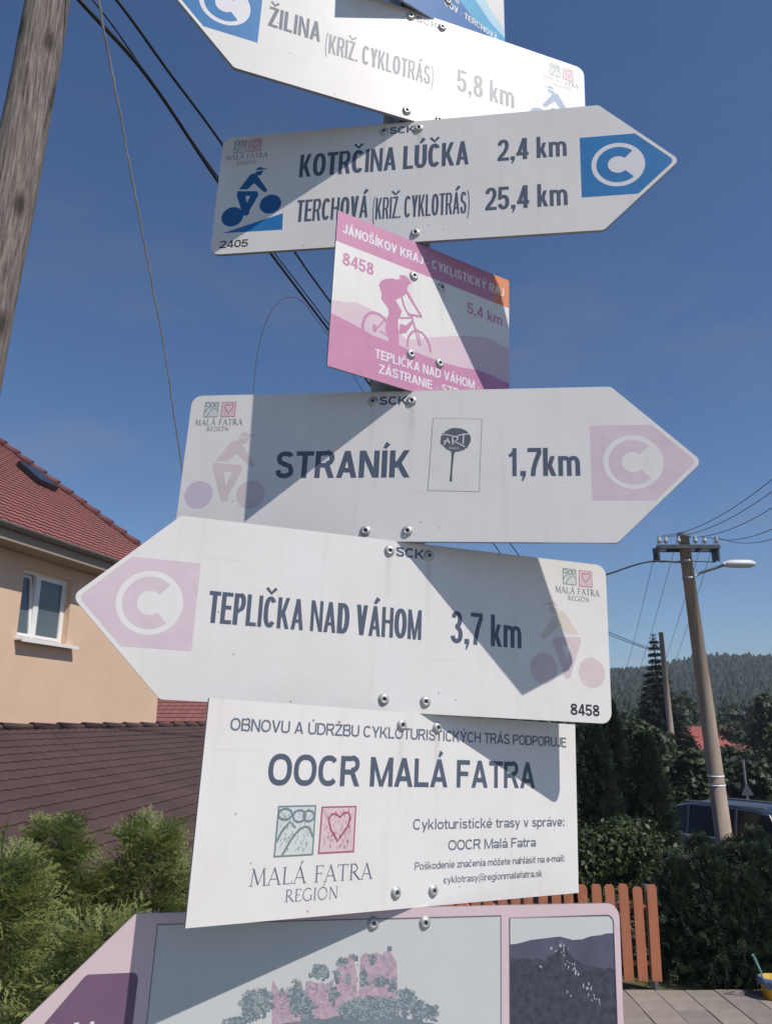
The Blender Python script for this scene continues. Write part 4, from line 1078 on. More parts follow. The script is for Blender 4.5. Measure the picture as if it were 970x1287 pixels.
for z in (0.26, 0.80):
    b = MB(); b.tube([(-0.05, 0.036, z), (FX1 - FX0 + 0.06, FY1 - FY0 + 0.036, z)], 0.026, 4); b.build('rail', M_or, fr)
for t in (0.0, 0.5, 1.0):
    b = MB(); b.box((t * (FX1 - FX0) , t * (FY1 - FY0) + 0.085, 0.48), (0.06, 0.06, 1.04)); b.build('post', M_zinc, fr)

# ------------------------------------------------------------------ vegetation
def xform(base, M3, loc):
    """base (k,3); M3 (n,3,3); loc (n,3) -> (n*k,3)"""
    return (np.einsum('nij,kj->nki', M3, base) + loc[:, None, :]).reshape(-1, 3)
def quadmesh(name, V, q, m, parent, smooth=False):
    """V (n*4,3) as separate quads, or with face list q"""
    me = bpy.data.meshes.new(name)
    nv, nf = len(V), len(q)
    k = q.shape[1]
    me.vertices.add(nv); me.vertices.foreach_set('co', V.astype(np.float32).ravel())
    me.loops.add(nf * k); me.loops.foreach_set('vertex_index', q.astype(np.int32).ravel())
    me.polygons.add(nf); me.polygons.foreach_set('loop_start', np.arange(0, nf * k, k, dtype=np.int32))
    me.update(calc_edges=True)
    return link(name, me, m, parent)
def rot_from(z, spin):
    """orthonormal frames with 3rd axis z (n,3), spun"""
    z = z / np.linalg.norm(z, axis=1, keepdims=True)
    ref = np.where(np.abs(z[:, 2:3]) < 0.9, np.array([[0, 0, 1.0]]), np.array([[1.0, 0, 0]]))
    x = np.cross(ref, z); x /= np.linalg.norm(x, axis=1, keepdims=True)
    y = np.cross(z, x)
    c, s = np.cos(spin)[:, None], np.sin(spin)[:, None]
    X = x * c + y * s
    Y = -x * s + y * c
    return np.stack([X, Y, z], axis=2)
def repeat_faces(q, nbase, n):
    return (q[None, :, :] + (np.arange(n) * nbase)[:, None, None]).reshape(-1, q.shape[1])

def diamond(a, b, w, nrm):
    """flat leaf-like quad from a to b in the plane with normal nrm"""
    a, b = np.array(a, float), np.array(b, float)
    s = np.cross(b - a, nrm); s = s / (np.linalg.norm(s) + 1e-9) * w / 2
    mid = a + (b - a) * 0.45
    return [a, mid + s, b, mid - s]
def spray_template(fine=True, seed=1):
    """flat feathery conifer spray, growing along +z, about 1 long, in the xz plane, drooping towards +y"""
    rs = random.Random(seed)
    Q = []
    nrm = np.array([0, 1.0, 0])
    n = 11 if fine else 6
    bend = lambda s: np.array([0, (0.45 if fine else 0.25) * s * s, 0])
    Q.append(diamond((0, 0, 0), np.array([0, 0, 1]) + bend(1), 0.035 if fine else 0.09, nrm))
    for i in range(n):
        s = 0.08 + 0.86 * i / n
        sd_ = -1 if i % 2 else 1
        ln = (0.50 * (1 - s) ** 0.7 + 0.10) * rs.uniform(0.8, 1.15)
        an = math.radians(rs.uniform(34, 48))
        p0 = np.array([0, 0, s]) + bend(s)
        dr = np.array([sd_ * math.sin(an), rs.uniform(0.0, 0.22), math.cos(an)])
        p1 = p0 + dr * ln
        Q.append(diamond(p0, p1, 0.042 if fine else 0.12, nrm))
        if fine:
            for j in range(4):
                u = 0.25 + 0.2 * j
                for s2 in (-1, 1):
                    if rs.random() < 0.25: continue
                    a2 = an + s2 * math.radians(38)
                    q0 = p0 + dr * ln * u
                    l2 = ln * 0.34 * (1 - u * 0.5)
                    q1 = q0 + np.array([sd_ * math.sin(a2), rs.uniform(-0.1, 0.25), math.cos(a2)]) * l2
                    Q.append(diamond(q0, q1, 0.036, nrm))
    return np.array(Q).reshape(-1, 3)

SP_FINE = [spray_template(True, s) for s in (1, 2, 3)]
SP_COARSE = [spray_template(False, s) for s in (4, 5)]
def crown_sprays(name, loc, dirs, size, templ, m, parent, hang=False):
    n = len(loc)
    Vs, Fs, k0 = [], [], 0
    idx = rng.integers(0, len(templ), n)
    for t_i, T_ in enumerate(templ):
        s = idx == t_i
        if not s.any(): continue
        M3 = rot_from(dirs[s], rng.uniform(0, 6.28, s.sum())) * size[s][:, None, None]
        if hang:      # each flat spray arches over and hangs tip-down
            z_ = dirs[s] / np.linalg.norm(dirs[s], axis=1, keepdims=True)
            dn = np.array([[0, 0, -1.0]]) + rng.normal(0, 0.45, (s.sum(), 3))
            y_ = dn - (dn * z_).sum(1, keepdims=True) * z_
            y_ /= np.linalg.norm(y_, axis=1, keepdims=True)
            x_ = np.cross(y_, z_)
            M3 = np.stack([x_, y_, z_], axis=2) * size[s][:, None, None]
        V = xform(T_, M3, loc[s])
        nb = len(T_)
        q = np.arange(nb).reshape(-1, 4)
        F_ = repeat_faces(q, nb, s.sum()) + k0
        Vs.append(V); Fs.append(F_); k0 += len(V)
    return quadmesh(name, np.concatenate(Vs), np.concatenate(Fs), m, parent)

M_cglass = mat('car_glass', (0.008, 0.010, 0.012), rough=0.12, spec=0.35)
M_thuja = mat('thuja_foliage', (0.31, 0.335, 0.105), rough=0.6, var=0.5, scale=2.2, color2=(0.17, 0.215, 0.075), island=0.25, trans=0.42)
M_thuja_d = mat('dark_thuja_foliage', (0.055, 0.085, 0.042), rough=0.65, var=0.45, scale=1.4, color2=(0.026, 0.046, 0.028), island=0.3, trans=0.2)
M_spruce = mat('spruce_foliage', (0.030, 0.050, 0.030), rough=0.7, var=0.4, scale=0.8, island=0.3, trans=0.15)
M_leaf = mat('shrub_leaf', (0.105, 0.135, 0.045), rough=0.5, var=0.5, scale=1.5, color2=(0.035, 0.060, 0.020), island=0.35, trans=0.3)
M_leaf_d = mat('dark_tree_leaf', (0.042, 0.064, 0.026), rough=0.6, var=0.5, scale=0.5, color2=(0.018, 0.032, 0.016), island=0.35, trans=0.25)
M_leaf_m = mat('mid_tree_leaf', (0.060, 0.080, 0.026), rough=0.6, var=0.5, scale=0.4, color2=(0.030, 0.050, 0.020), island=0.35, trans=0.25)
M_bark = mat('bark', (0.14, 0.10, 0.065), rough=0.9, var=0.4, scale=12, stretch=(1, 1, 0.2), bump=0.5, bscale=30)
M_barkl = mat('pale_bark', (0.34, 0.23, 0.13), rough=0.85, var=0.4, scale=20, stretch=(1, 1, 0.2), bump=0.4, bscale=60)

def thuja(loc, height, rad, nspray, size, label, group=None, m=None, templ=None, shape=1.0, name='thuja_shrub', bark=None, leaders=3, droop=0.25, cat='shrub', zmin=0.02, inner=0.55):
    g = empty(name, loc, label, cat, group)
    m = m or M_thuja; templ = templ or SP_FINE
    ld = []
    b = MB()
    for k in range(leaders):
        a = 6.28 * k / max(leaders, 1) + random.uniform(0, 1)
        o = 0.42 * rad if leaders > 1 else 0
        hh = height * (1.0 if k == 0 else random.uniform(0.8, 0.97))
        px_, py_ = o * math.cos(a), o * math.sin(a)
        ld.append((px_, py_, hh))
        b.tube([(px_ * 0.15, py_ * 0.15, 0), (px_ * 0.5, py_ * 0.5, hh * 0.3), (px_ * 0.85, py_ * 0.85, hh * 0.65), (px_, py_, hh * 0.93)], [0.022 * height, 0.016 * height, 0.010 * height, 0.003 * height], 8)
    b.build('trunk', bark or M_barkl, g, True)
    L_, D_, S_ = [], [], []
    for i in range(nspray):
        px_, py_, hh = ld[i % len(ld)]
        u = random.random() ** 0.85
        z = hh * (zmin + (1.0 - zmin) * u)
        env = (1 - u) ** 0.62 * (0.75 + 0.25 * math.sin(u * 9 + i % 7)) * rad * shape
        env = max(env, 0.05 * rad)
        a = random.uniform(0, 6.283)
        lob = 1 + 0.16 * math.sin(3 * a + 5 * u) + 0.1 * math.sin(7 * a - 11 * u)
        r = env * lob * random.uniform(inner, 1.0)
        c, s = math.cos(a), math.sin(a)
        w = 1 - u * 0.2
        L_.append((px_ * w * (0.4 + 0.6 * u) + r * c, py_ * w * (0.4 + 0.6 * u) + r * s, z))
        up_ = 0.55 + 0.9 * u - droop * random.random() * 2.2
        D_.append((c + random.gauss(0, 0.35), s + random.gauss(0, 0.35), up_ + random.gauss(0, 0.25)))
        S_.append(size * random.uniform(0.6, 1.25) * (1.0 - 0.35 * u))
    crown_sprays('crown', np.array(L_), np.array(D_), np.array(S_), templ, m, g, hang=templ is SP_FINE)
    return g

def leafy(loc, crown, nleaf, leaf, label, m, trunk_r, trunk_h, name='tree', cat='tree', group=None, clumps=26, seed=0, limbs=5):
    """broadleaved tree or shrub: trunk, limbs, and leaf quads in clumps through an uneven crown.
    crown = (cx, cy, cz, rx, ry, rz) relative to loc"""
    rs = random.Random(seed)
    r2 = np.random.default_rng(seed + 100)
    g = empty(name, loc, label, cat, group)
    cx, cy, cz, rx, ry, rz = crown
    cl = []
    for i in range(clumps):
        th_, u = rs.uniform(0, 6.283), rs.uniform(-0.85, 1)
        rr = (1 - u * u) ** 0.5
        d = rs.uniform(0.45, 0.92)
        cl.append((cx + rx * rr * math.cos(th_) * d, cy + ry * rr * math.sin(th_) * d, cz + rz * u * d, rs.uniform(0.22, 0.42)))
    b = MB()
    b.tube([(0, 0, -0.1), (cx * 0.3, cy * 0.3, trunk_h * 0.5), (cx * 0.8, cy * 0.8, max(trunk_h, cz))], [trunk_r, trunk_r * 0.75, trunk_r * 0.3], 8)
    for i in range(limbs):
        q = cl[i]
        b.tube([(cx * 0.3, cy * 0.3, trunk_h * (0.5 + 0.1 * i / limbs)), ((q[0]) * 0.6, q[1] * 0.6, (trunk_h * 0.6 + q[2]) / 2), q[:3]], [trunk_r * 0.45, trunk_r * 0.3, trunk_r * 0.1], 6)
    b.build('trunk', M_bark, g, True)
    ca = np.array(cl)
    i = r2.integers(0, clumps, nleaf)
    d = r2.normal(0, 1, (nleaf, 3)); d /= np.linalg.norm(d, axis=1, keepdims=True)
    rad = r2.uniform(0.35, 1.05, nleaf) ** 0.7
    off = d * (rad * ca[i, 3])[:, None] * np.array([[rx, ry, rz]]) 
    P = ca[i, :3] + off
    nrm = d + r2.normal(0, 0.6, (nleaf, 3)) + np.array([[0, 0, 0.5]])
    M3 = rot_from(nrm, r2.uniform(0, 6.28, nleaf)) * (leaf * r2.uniform(0.6, 1.3, nleaf))[:, None, None]
    base = np.array([(-0.5, 0, 0), (0, -0.28, 0.06), (0.55, 0, -0.04), (0, 0.28, 0.06)])
    V = xform(base, M3, P)
    quadmesh('crown', V, repeat_faces(np.arange(4).reshape(1, 4), 4, nleaf), m, g)
    return g

# near thujas, lower left
SP3 = SP_FINE
near = [((-1.02, 3.25, 0.62), 1.60, 0.36, 2000, 0.18, 'light green thuja with two pale bare stems, tallest of the near ones', 2),
        ((-1.28, 3.05, 0.62), 1.62, 0.33, 1700, 0.18, 'light green thuja left of the tallest one, in front of the brown roof', 2),
        ((-0.74, 3.35, 0.60), 1.42, 0.46, 2000, 0.18, 'light green thuja reaching behind the left edge of the sponsor plate', 2),
        ((-1.22, 2.45, 0.72), 1.50, 0.36, 1500, 0.17, 'light green thuja with hanging sprays, cut by the left edge of the picture', 2),
        ((-0.83, 2.15, 0.74), 1.36, 0.40, 1900, 0.16, 'light green drooping thuja just above the pink arrow board', 2)]
for l_, h_, r_, n_, s_, lab, ld_ in near:
    thuja(l_, h_, r_, n_, s_, lab, 'thujas in front of the brown roof', leaders=ld_, zmin=0.25, inner=0.55, droop=0.55)

# dark clipped-together thujas right of the fence
hd = [((3.45, 9.72, 0.0), 1.36, 0.62, 'dark thuja at the end of the orange picket fence'),
      ((4.05, 9.66, 0.0), 1.44, 0.66, 'dark thuja in the middle of the clump beside the fence'),
      ((4.70, 9.70, 0.0), 1.42, 0.66, 'dark thuja at the right edge of the picture, behind the yellow bucket'),
      ((3.78, 9.42, 0.0), 1.30, 0.50, 'low dark thuja leaning over the pavement'),
      ((4.36, 9.42, 0.0), 1.36, 0.50, 'low dark thuja over the pavement, nearest the bucket')]
for l_, h_, r_, lab in hd:
    thuja(l_, h_, r_, 5200, 0.17, lab, 'dark thujas beside the fence', m=M_thuja_d, templ=SP_COARSE, leaders=4, droop=0.05, bark=M_bark, zmin=0.0, inner=0.35, shape=1.15)
leafy((2.70, 10.35, 0.0), (0.0, 0, 0.92, 1.15, 0.7, 0.62), 11000, 0.070, 'sunlit leafy green shrub above the orange picket fence', M_leaf, 0.05, 0.5, name='leafy_shrub', cat='shrub', clumps=40, seed=3)
leafy((3.75, 10.9, 0.0), (0.0, 0, 0.75, 0.55, 0.5, 0.5), 4000, 0.07, 'small leafy shrub between the picket fence and the lamp pole', M_leaf, 0.04, 0.4, name='leafy_shrub', cat='shrub', clumps=18, seed=4)
cols = [((3.25, 13.0, -0.15), 2.75, 0.55, 'dark columnar conifer partly behind the right end of the signs'),
        ((3.85, 14.2, -0.15), 3.15, 0.50, 'tallest dark columnar conifer right of the signs'),
        ((4.05, 13.0, -0.15), 2.6, 0.50, 'lower columnar conifer left of the thin distant pole')]
for l_, h_, r_, lab in cols:
    thuja(l_, h_, r_, 5200, 0.24, lab, 'columnar conifers right of the signs', m=M_thuja_d, templ=SP_COARSE, leaders=1, droop=0.0, bark=M_bark, name='columnar_conifer', cat='tree', zmin=0.0, inner=0.4, shape=1.0)

def spruce(loc, h, r, label, seed=0):
    rs_ = np.random.default_rng(seed)
    g_ = empty('spruce_tree', loc, label, 'tree')
    b_ = MB(); b_.tube([(0, 0, -0.2), (0, 0, h * 0.6), (0, 0, h)], [0.16, 0.08, 0.015], 8); b_.build('trunk', M_bark, g_, True)
    L_, D_, S_ = [], [], []
    wh = 26
    for i in range(wh):
        u = i / wh
        z = h * (0.06 + 0.93 * u)
        R0 = r * (1 - u) ** 1.35 + 0.03
        nb = int(9 - 4 * u)
        for k in range(nb):
            a = 6.283 * k / nb + i * 0.9 + rs_.uniform(-0.2, 0.2)
            ln = R0 * rs_.uniform(0.75, 1.15)
            for s in np.linspace(0.05, 0.9, 7):
                for rep in range(3):
                    L_.append((ln * s * math.cos(a), ln * s * math.sin(a), z - ln * s * 0.30))
                    D_.append((math.cos(a + rs_.uniform(-0.7, 0.7)), math.sin(a + rs_.uniform(-0.7, 0.7)), -0.25 + rs_.uniform(-0.2, 0.2)))
                    S_.append(0.85 * (1 - 0.80 * u))
    for q_ in (0.90, 0.92, 0.94, 0.96, 0.98):
        for k in range(5):
            a = k * 1.3 + q_ * 40; L_.append((0, 0, h * q_)); D_.append((math.cos(a) * 0.8, math.sin(a) * 0.8, 0.8)); S_.append(0.22)
    crown_sprays('crown', np.array(L_), np.array(D_), np.array(S_), SP_COARSE, M_spruce, g_)
spruce((12.7, 38, -1.1), 8.1, 2.3, 'dark spruce whose thin top rises above the hill line', 1)
mid = [((7.9, 30, -0.5), (0, 0, 2.1, 2.2, 1.8, 1.5), 5000, 0.30, M_leaf_d, 'dark round tree between the signs and the spruce'),
       ((10.2, 33, -0.5), (0, 0, 1.9, 1.9, 1.7, 1.35), 4500, 0.30, M_leaf_m, 'mid green tree in front of the spruce'),
       ((12.2, 35, -0.5), (0, 0, 1.2, 1.6, 1.5, 1.25), 4500, 0.30, M_leaf_d, 'dark tree at the foot of the thin distant pole'),
       ((15.2, 41, -0.7), (0, 0, 1.1, 1.9, 1.7, 1.2), 3500, 0.32, M_leaf_d, 'low dark tree below the red roof'),
       ((22.8, 45, -0.8), (0, 0, 2.6, 2.2, 2.0, 2.2), 5500, 0.34, M_leaf_d, 'dark broad tree right of the red roof'),
       ((19.4, 40, -0.8), (0, 0, 2.8, 1.9, 2.0, 2.4), 5000, 0.34, M_leaf_m, 'tall green tree cut by the right edge'),
       ((12.9, 30, -0.6), (0, 0, 1.25, 2.1, 1.7, 1.35), 5000, 0.26, M_leaf_d, 'dark tree behind the lamp pole'),
       ((11.6, 25, -0.4), (0, 0, 1.15, 1.7, 1.4, 1.2), 4500, 0.24, M_leaf_d, 'dark tree behind the car at the right edge'),
       ((8.5, 24, -0.4), (0, 0, 1.25, 1.35, 1.2, 1.15), 4500, 0.24, M_leaf_m, 'green tree left of the lamp pole, above the leafy shrub'),
       ((5.9, 21.5, -0.3), (0, 0, 1.5, 1.3, 1.1, 1.5), 4500, 0.22, M_leaf_d, 'dark tree just beyond the columnar conifers'),
       ((26.5, 62, -1.2), (0, 0, 2.2, 3.0, 2.5, 2.2), 3500, 0.45, M_leaf_d, 'distant dark tree right of the red roofed house'),
       ((21.2, 66, -1.2), (0, 0, 2.8, 3.0, 2.5, 2.8), 3500, 0.45, M_leaf_m, 'distant tree left of the red roofed house')]
for i, (l_, c_, n_, s_, m_, lab) in enumerate(mid):
    leafy(l_, c_, n_, s_, lab, m_, 0.13, c_[2], name='broadleaf_tree', clumps=30, seed=20 + i)
for i in range(14):
    x_, y_ = 9 + i * 3.6 + random.uniform(-1, 1), 80 + random.uniform(-6, 14)
    h_ = random.uniform(2.4, 4.2)
    leafy((x_, y_, -1.5), (0, 0, h_, 3.2, 2.6, h_ * 0.9), 1500, 0.75, 'distant tree in the row at the foot of the wooded hill', M_leaf_d if i % 3 else M_leaf_m, 0.2, h_, name='distant_tree', group='distant trees at the foot of the hill', clumps=16, seed=60 + i, limbs=3)
# forest on the hill: low crowns, one joined mass
V, Fq = [], []
def inst_cone(x, y, z, r, h, V, Fq, rs_):
    k = len(V); n = 6
    for lvl, (rr, hh) in enumerate(((1.0, 0.12), (0.75, 0.5), (0.3, 0.85))):
        for j in range(n):
            a = 6.283 * j / n + lvl * 0.5
            q_ = r * rr * rs_.uniform(0.75, 1.25)
            V.append((x + q_ * math.cos(a), y + q_ * math.sin(a), z + h * hh * rs_.uniform(0.92, 1.08)))
    V.append((x, y, z + h))
    for lvl in range(2):
        for j in range(n):
            a, b_ = k + lvl * n + j, k + lvl * n + (j + 1) % n
            Fq.append((a, b_, b_ + n)); Fq.append((a, b_ + n, a + n))
    for j in range(n): Fq.append((k + 2 * n + j, k + 2 * n + (j + 1) % n, k + 3 * n))
rs_ = random.Random(9)
cnt = 0
while cnt < 7500:
    y_ = rs_.uniform(150, 440); x_ = rs_.uniform(0.12, 0.62) * y_ + rs_.uniform(-10, 10)
    az = x_ / y_
    el = (ground_z(x_, y_) - EYE) / y_
    # a pale field stays open on the slope
    if 300 < y_ < 365 and 0.325 < az < 0.40: continue
    if 285 < y_ < 325 and 0.27 < az < 0.325 : continue
    inst_cone(x_, y_, ground_z(x_, y_) - 0.5, rs_.uniform(2.0, 3.8), rs_.uniform(5.5, 10.0), V, Fq, rs_); cnt += 1
M_for = mat('hill_forest', (0.030, 0.050, 0.030), rough=0.9, var=0.5, scale=0.02, island=0.22)
tag(mesh('hill_forest', V, Fq, M_for), 'dark wooded hill behind the village', 'forest', kind='stuff')
# pale field sheet on the slope
fv = []
for y_ in np.linspace(285, 372, 8):
    for a_ in np.linspace(0.26, 0.41, 10): fv.append((a_ * y_, y_, ground_z(a_ * y_, y_) + 0.3))
M_field = mat('stubble_field', (0.26, 0.24, 0.13), rough=1.0, var=0.3, scale=0.05)
tag(mesh('field', fv, [(j * 10 + i, j * 10 + i + 1, (j + 1) * 10 + i + 1, (j + 1) * 10 + i) for j in range(7) for i in range(9)], M_field, smooth=True), kind='structure')

# ------------------------------------------------------------------ wooden pole upper left, cables
def wood_material():
    m = bpy.data.materials.new('weathered_pole_wood')
    m.use_nodes = True
    n, l = m.node_tree.nodes, m.node_tree.links
    b = n['Principled BSDF']; b.inputs['Roughness'].default_value = 0.85
    tc = n.new('ShaderNodeTexCoord')
    mp = n.new('ShaderNodeMapping'); mp.inputs['Scale'].default_value = (34, 34, 1.6)
    l.new(tc.outputs['Object'], mp.inputs['Vector'])
    a = n.new('ShaderNodeTexNoise'); a.inputs['Scale'].default_value = 2.2; a.inputs['Detail'].default_value = 12; a.inputs['Roughness'].default_value = 0.78
    l.new(mp.outputs['Vector'], a.inputs['Vector'])
    cr = n.new('ShaderNodeValToRGB')
    e = cr.color_ramp.elements
    e[0].position = 0.36; e[0].color = (0.045, 0.035, 0.032, 1)
    e[1].position = 0.62; e[1].color = (0.42, 0.355, 0.305, 1)
    x = e.new(0.50); x.color = (0.24, 0.195, 0.165, 1)
    l.new(a.outputs['Fac'], cr.inputs['Fac'])
    mp2 = n.new('ShaderNodeMapping'); mp2.inputs['Scale'].default_value = (5, 5, 2.0)
    l.new(tc.outputs['Object'], mp2.inputs['Vector'])
    v = n.new('ShaderNodeTexVoronoi'); v.inputs['Scale'].default_value = 1.5
    l.new(mp2.outputs['Vector'], v.inputs['Vector'])
    r = n.new('ShaderNodeMapRange'); r.inputs['From Min'].default_value = 0.12; r.inputs['From Max'].default_value = 0.34; r.inputs['To Min'].default_value = 0.9; r.inputs['To Max'].default_value = 0
    l.new(v.outputs['Distance'], r.inputs['Value'])
    mx = n.new('ShaderNodeMix'); mx.data_type = 'RGBA'; mx.inputs['B'].default_value = (0.045, 0.030, 0.026, 1)
    l.new(r.outputs['Result'], mx.inputs['Factor']); l.new(cr.outputs['Color'], mx.inputs['A'])
    l.new(mx.outputs['Result'], b.inputs['Base Color'])
    bp = n.new('ShaderNodeBump'); bp.inputs['Strength'].default_value = 0.9; bp.inputs['Distance'].default_value = 0.02
    l.new(a.outputs['Fac'], bp.inputs['Height']); l.new(bp.outputs['Normal'], b.inputs['Normal'])
    return m
wp = empty('wooden_utility_pole', (-2.43, 4.05, 0.35), 'weathered round wooden utility pole with dark knots, upper left', 'pole')
b = MB()
pts, rad = [], []
for i in range(40):
    t = i / 39
    z = -0.1 + 9.0 * t
    pts.append((0.038 * z + 0.012 * math.sin(z * 1.3), 0.0, z)); rad.append(0.168 - 0.006 * z + 0.002 * math.sin(z * 5))
b.tube(pts, rad, 26)
b.build('pole', wood_material(), wp, True)
b = MB(); b.tube([(0.338, 0, 8.78), (0.338, 0, 8.9), (0.338, 0, 8.97)], [0.118, 0.114, 0.02], 20); b.build('pole_cap', M_zinc, wp)

def spline(pts, n=8):
    P = [Vector(p) for p in pts]
    P = [P[0] * 2 - P[1]] + P + [P[-1] * 2 - P[-2]]
    out = []
    for i in range(1, len(P) - 2):
        for k in range(n):
            t = k / n
            a, b_, c, d = P[i - 1], P[i], P[i + 1], P[i + 2]
            out.append(0.5 * ((2 * b_) + (c - a) * t + (2 * a - 5 * b_ + 4 * c - d) * t * t + (3 * b_ - a - 3 * c + d) * t ** 3))
    out.append(P[-2])
    return out
M_cable = mat('black_cable', (0.012, 0.014, 0.02), rough=0.6)
M_cablel = mat('light_cable', (0.62, 0.63, 0.64), rough=0.5, metal=0.0, var=0.4, scale=6)
M_wire = mat('bare_wire', (0.10, 0.11, 0.13), rough=0.5, metal=0.4)
def cable(name, pts, r, m, label, group=None, n=8, wig=0.0):
    s = spline(pts, n)
    if wig: s = [p + Vector((random.uniform(-wig, wig), 0, random.uniform(-wig, wig))) for p in s]
    rr = r if not isinstance(r, tuple) else [r[0] + (r[1] - r[0]) * i / (len(s) - 1) for i in range(len(s))]
    b = MB(); b.tube(s, rr, 6)
    return tag(b.build(name, m, None, True), label, 'cable', group)
cable('overhead_cable', [(-2.24, 4.15, 7.6), (-2.797, 4.0, 8.132), (-2.136, 4.4, 7.505), (-1.822, 5.0, 7.421), (-1.544, 6.2, 7.443), (-1.247, 7.6, 7.588), (-0.755, 9.2, 7.565), (0.484, 13.0, 7.411), (2.734, 20.0, 7.272), (5.113, 26.0, 6.763), (10.6, 33.0, 5.9), (12.0, 35.0, 6.3)], (0.0175, 0.014), M_cable, 'thick black overhead cable, left one of the pair crossing the sky', 'overhead cables')
cable('overhead_cable', [(-2.20, 4.15, 7.4), (-2.704, 4.02, 8.16), (-2.051, 4.42, 7.527), (-1.862, 5.02, 7.5), (-1.558, 6.25, 7.525), (-1.249, 7.65, 7.676), (-0.761, 9.25, 7.672), (0.485, 13.0, 7.47)], (0.006, 0.008), M_cable, 'thin strand running close along the left overhead cable', 'overhead cables')
cable('overhead_cable', [(-2.18, 4.15, 7.7), (-2.415, 3.9, 7.994), (-1.875, 4.4, 7.505), (-1.671, 5.0, 7.48), (-1.465, 6.0, 7.656), (-0.988, 7.6, 7.608), (-0.706, 8.8, 7.731), (0.762, 13.0, 7.514), (3.408, 20.0, 6.926), (5.744, 26.0, 6.343), (10.7, 33.0, 5.8), (12.05, 35.0, 6.2)], (0.0120, 0.014), M_cable, 'black overhead cable, right one of the pair crossing the sky', 'overhead cables')
cable('loose_wire', [(-1.365, 7.6, 5.378), (-1.372, 7.6, 5.901), (-1.35, 7.6, 6.351), (-1.297, 7.6, 6.683), (-1.189, 7.6, 6.956), (-1.055, 7.65, 7.094), (-0.905, 7.7, 7.071), (-0.774, 8.0, 7.016), (-0.554, 8.4, 6.847), (-0.293, 9.0, 6.615), (0.159, 10.0, 6.256)], 0.0042, M_wire, 'thin arched wire hanging below the overhead cables')
cable('light_cable', [(-2.2, 4.1, 7.2), (-1.829, 3.9, 7.198), (-1.821, 4.0, 7.059), (-1.853, 4.4, 6.895), (-1.887, 4.9, 6.659), (-1.927, 5.4, 6.453), (-1.999, 6.0, 6.303), (-2.09, 6.8, 6.079), (-2.184, 7.6, 5.769), (-2.32, 8.6, 5.455), (-2.465, 9.6, 5.108), (-2.631, 10.5, 4.843)], 0.0075, M_cablel, 'light grey twisted cable coming down from the wooden pole', n=10, wig=0.004)

d_ = Vector((0.25851, 0.96601, 0)); n_ = Vector((0.96601, -0.25851, 0)); G_ = Vector((-6.25, 12.45, 0))
HM = Matrix((d_, -n_, Vector((0, 0, 1)))).transposed().to_4x4(); HM.translation = G_
# local axes: x along the wall (away to the right), y away from the viewer, z up
M_stucco = mat('peach_stucco', (0.72, 0.51, 0.36), rough=0.95, var=0.5, scale=0.9, color2=(0.65, 0.455, 0.32), bump=0.35, bscale=55)
M_red = mat('red_roof_tile', (0.30, 0.105, 0.090), rough=0.8, var=0.5, scale=3.5, color2=(0.20, 0.085, 0.075))
M_redcap = mat('dark_red_ridge_tile', (0.17, 0.06, 0.06), rough=0.8, var=0.4, scale=3)
M_whitef = mat('white_window_frame', (0.78, 0.78, 0.76), rough=0.4)
M_gutter = mat('zinc_gutter', (0.20, 0.19, 0.18), rough=0.5, metal=0.4, var=0.3, scale=4)
M_soffit = mat('soffit_board', (0.36, 0.29, 0.23), rough=0.85, var=0.15, scale=5)
M_glass = mat('window_glass', (0.10, 0.125, 0.135), rough=0.06, spec=0.8)
M_curt = mat('net_curtain', (0.42, 0.45, 0.46), rough=0.9, var=0.25, scale=20, stretch=(4, 4, 0.3))
h = empty('house', label='peach rendered house with red tiled roof and an open tilted white window', cat='house', mw=HM)
W0, S1, ZT = 0.45, 6.0, 5.58
a0, a1, z0, z1 = 1.25, 2.60, 4.12, 5.36
b = MB(); th_ = 0.36
for x0_, x1_, q0, q1 in ((-4.0, a0, -0.3, ZT), (a1, S1, -0.3, ZT), (a0, a1, -0.3, z0), (a0, a1, z1, ZT)):
    b.box(((x0_ + x1_) / 2, W0 + th_ / 2, (q0 + q1) / 2), (x1_ - x0_, th_, q1 - q0))
b.box((S1 - th_ / 2, W0 + th_ + 3.6, (ZT - 0.3) / 2), (th_, 7.2, ZT + 0.3))
b.box((-4 + th_ / 2, W0 + th_ + 3.6, (ZT - 0.3) / 2), (th_, 7.2, ZT + 0.3))
b.box((1.0, W0 + 8.0, (ZT - 0.3) / 2), (9.28, th_, ZT + 0.3))
b.build('wall', M_stucco, h)
w_ = link('window', bpy.data.meshes.new('window'), None, h); w_.location = (0, 0, 0)
yf = W0 + 0.16
b = MB(); f_ = 0.06
for c, s in (((a0 + f_ / 2, yf, (z0 + z1) / 2), (f_, 0.07, z1 - z0)), ((a1 - f_ / 2, yf, (z0 + z1) / 2), (f_, 0.07, z1 - z0)), (((a0 + a1) / 2, yf, z1 - f_ / 2), (a1 - a0 - 2 * f_, 0.07, f_)), (((a0 + a1) / 2, yf, z0 + f_ / 2), (a1 - a0 - 2 * f_, 0.07, f_))):
    b.box(c, s)
b.build('frame', M_whitef, w_)
xm = a0 + 0.52
b = MB(); b.box((xm, yf - 0.005, (z0 + z1) / 2), (0.07, 0.07, z1 - z0 - 2 * f_)); b.build('mullion', M_whitef, w_)
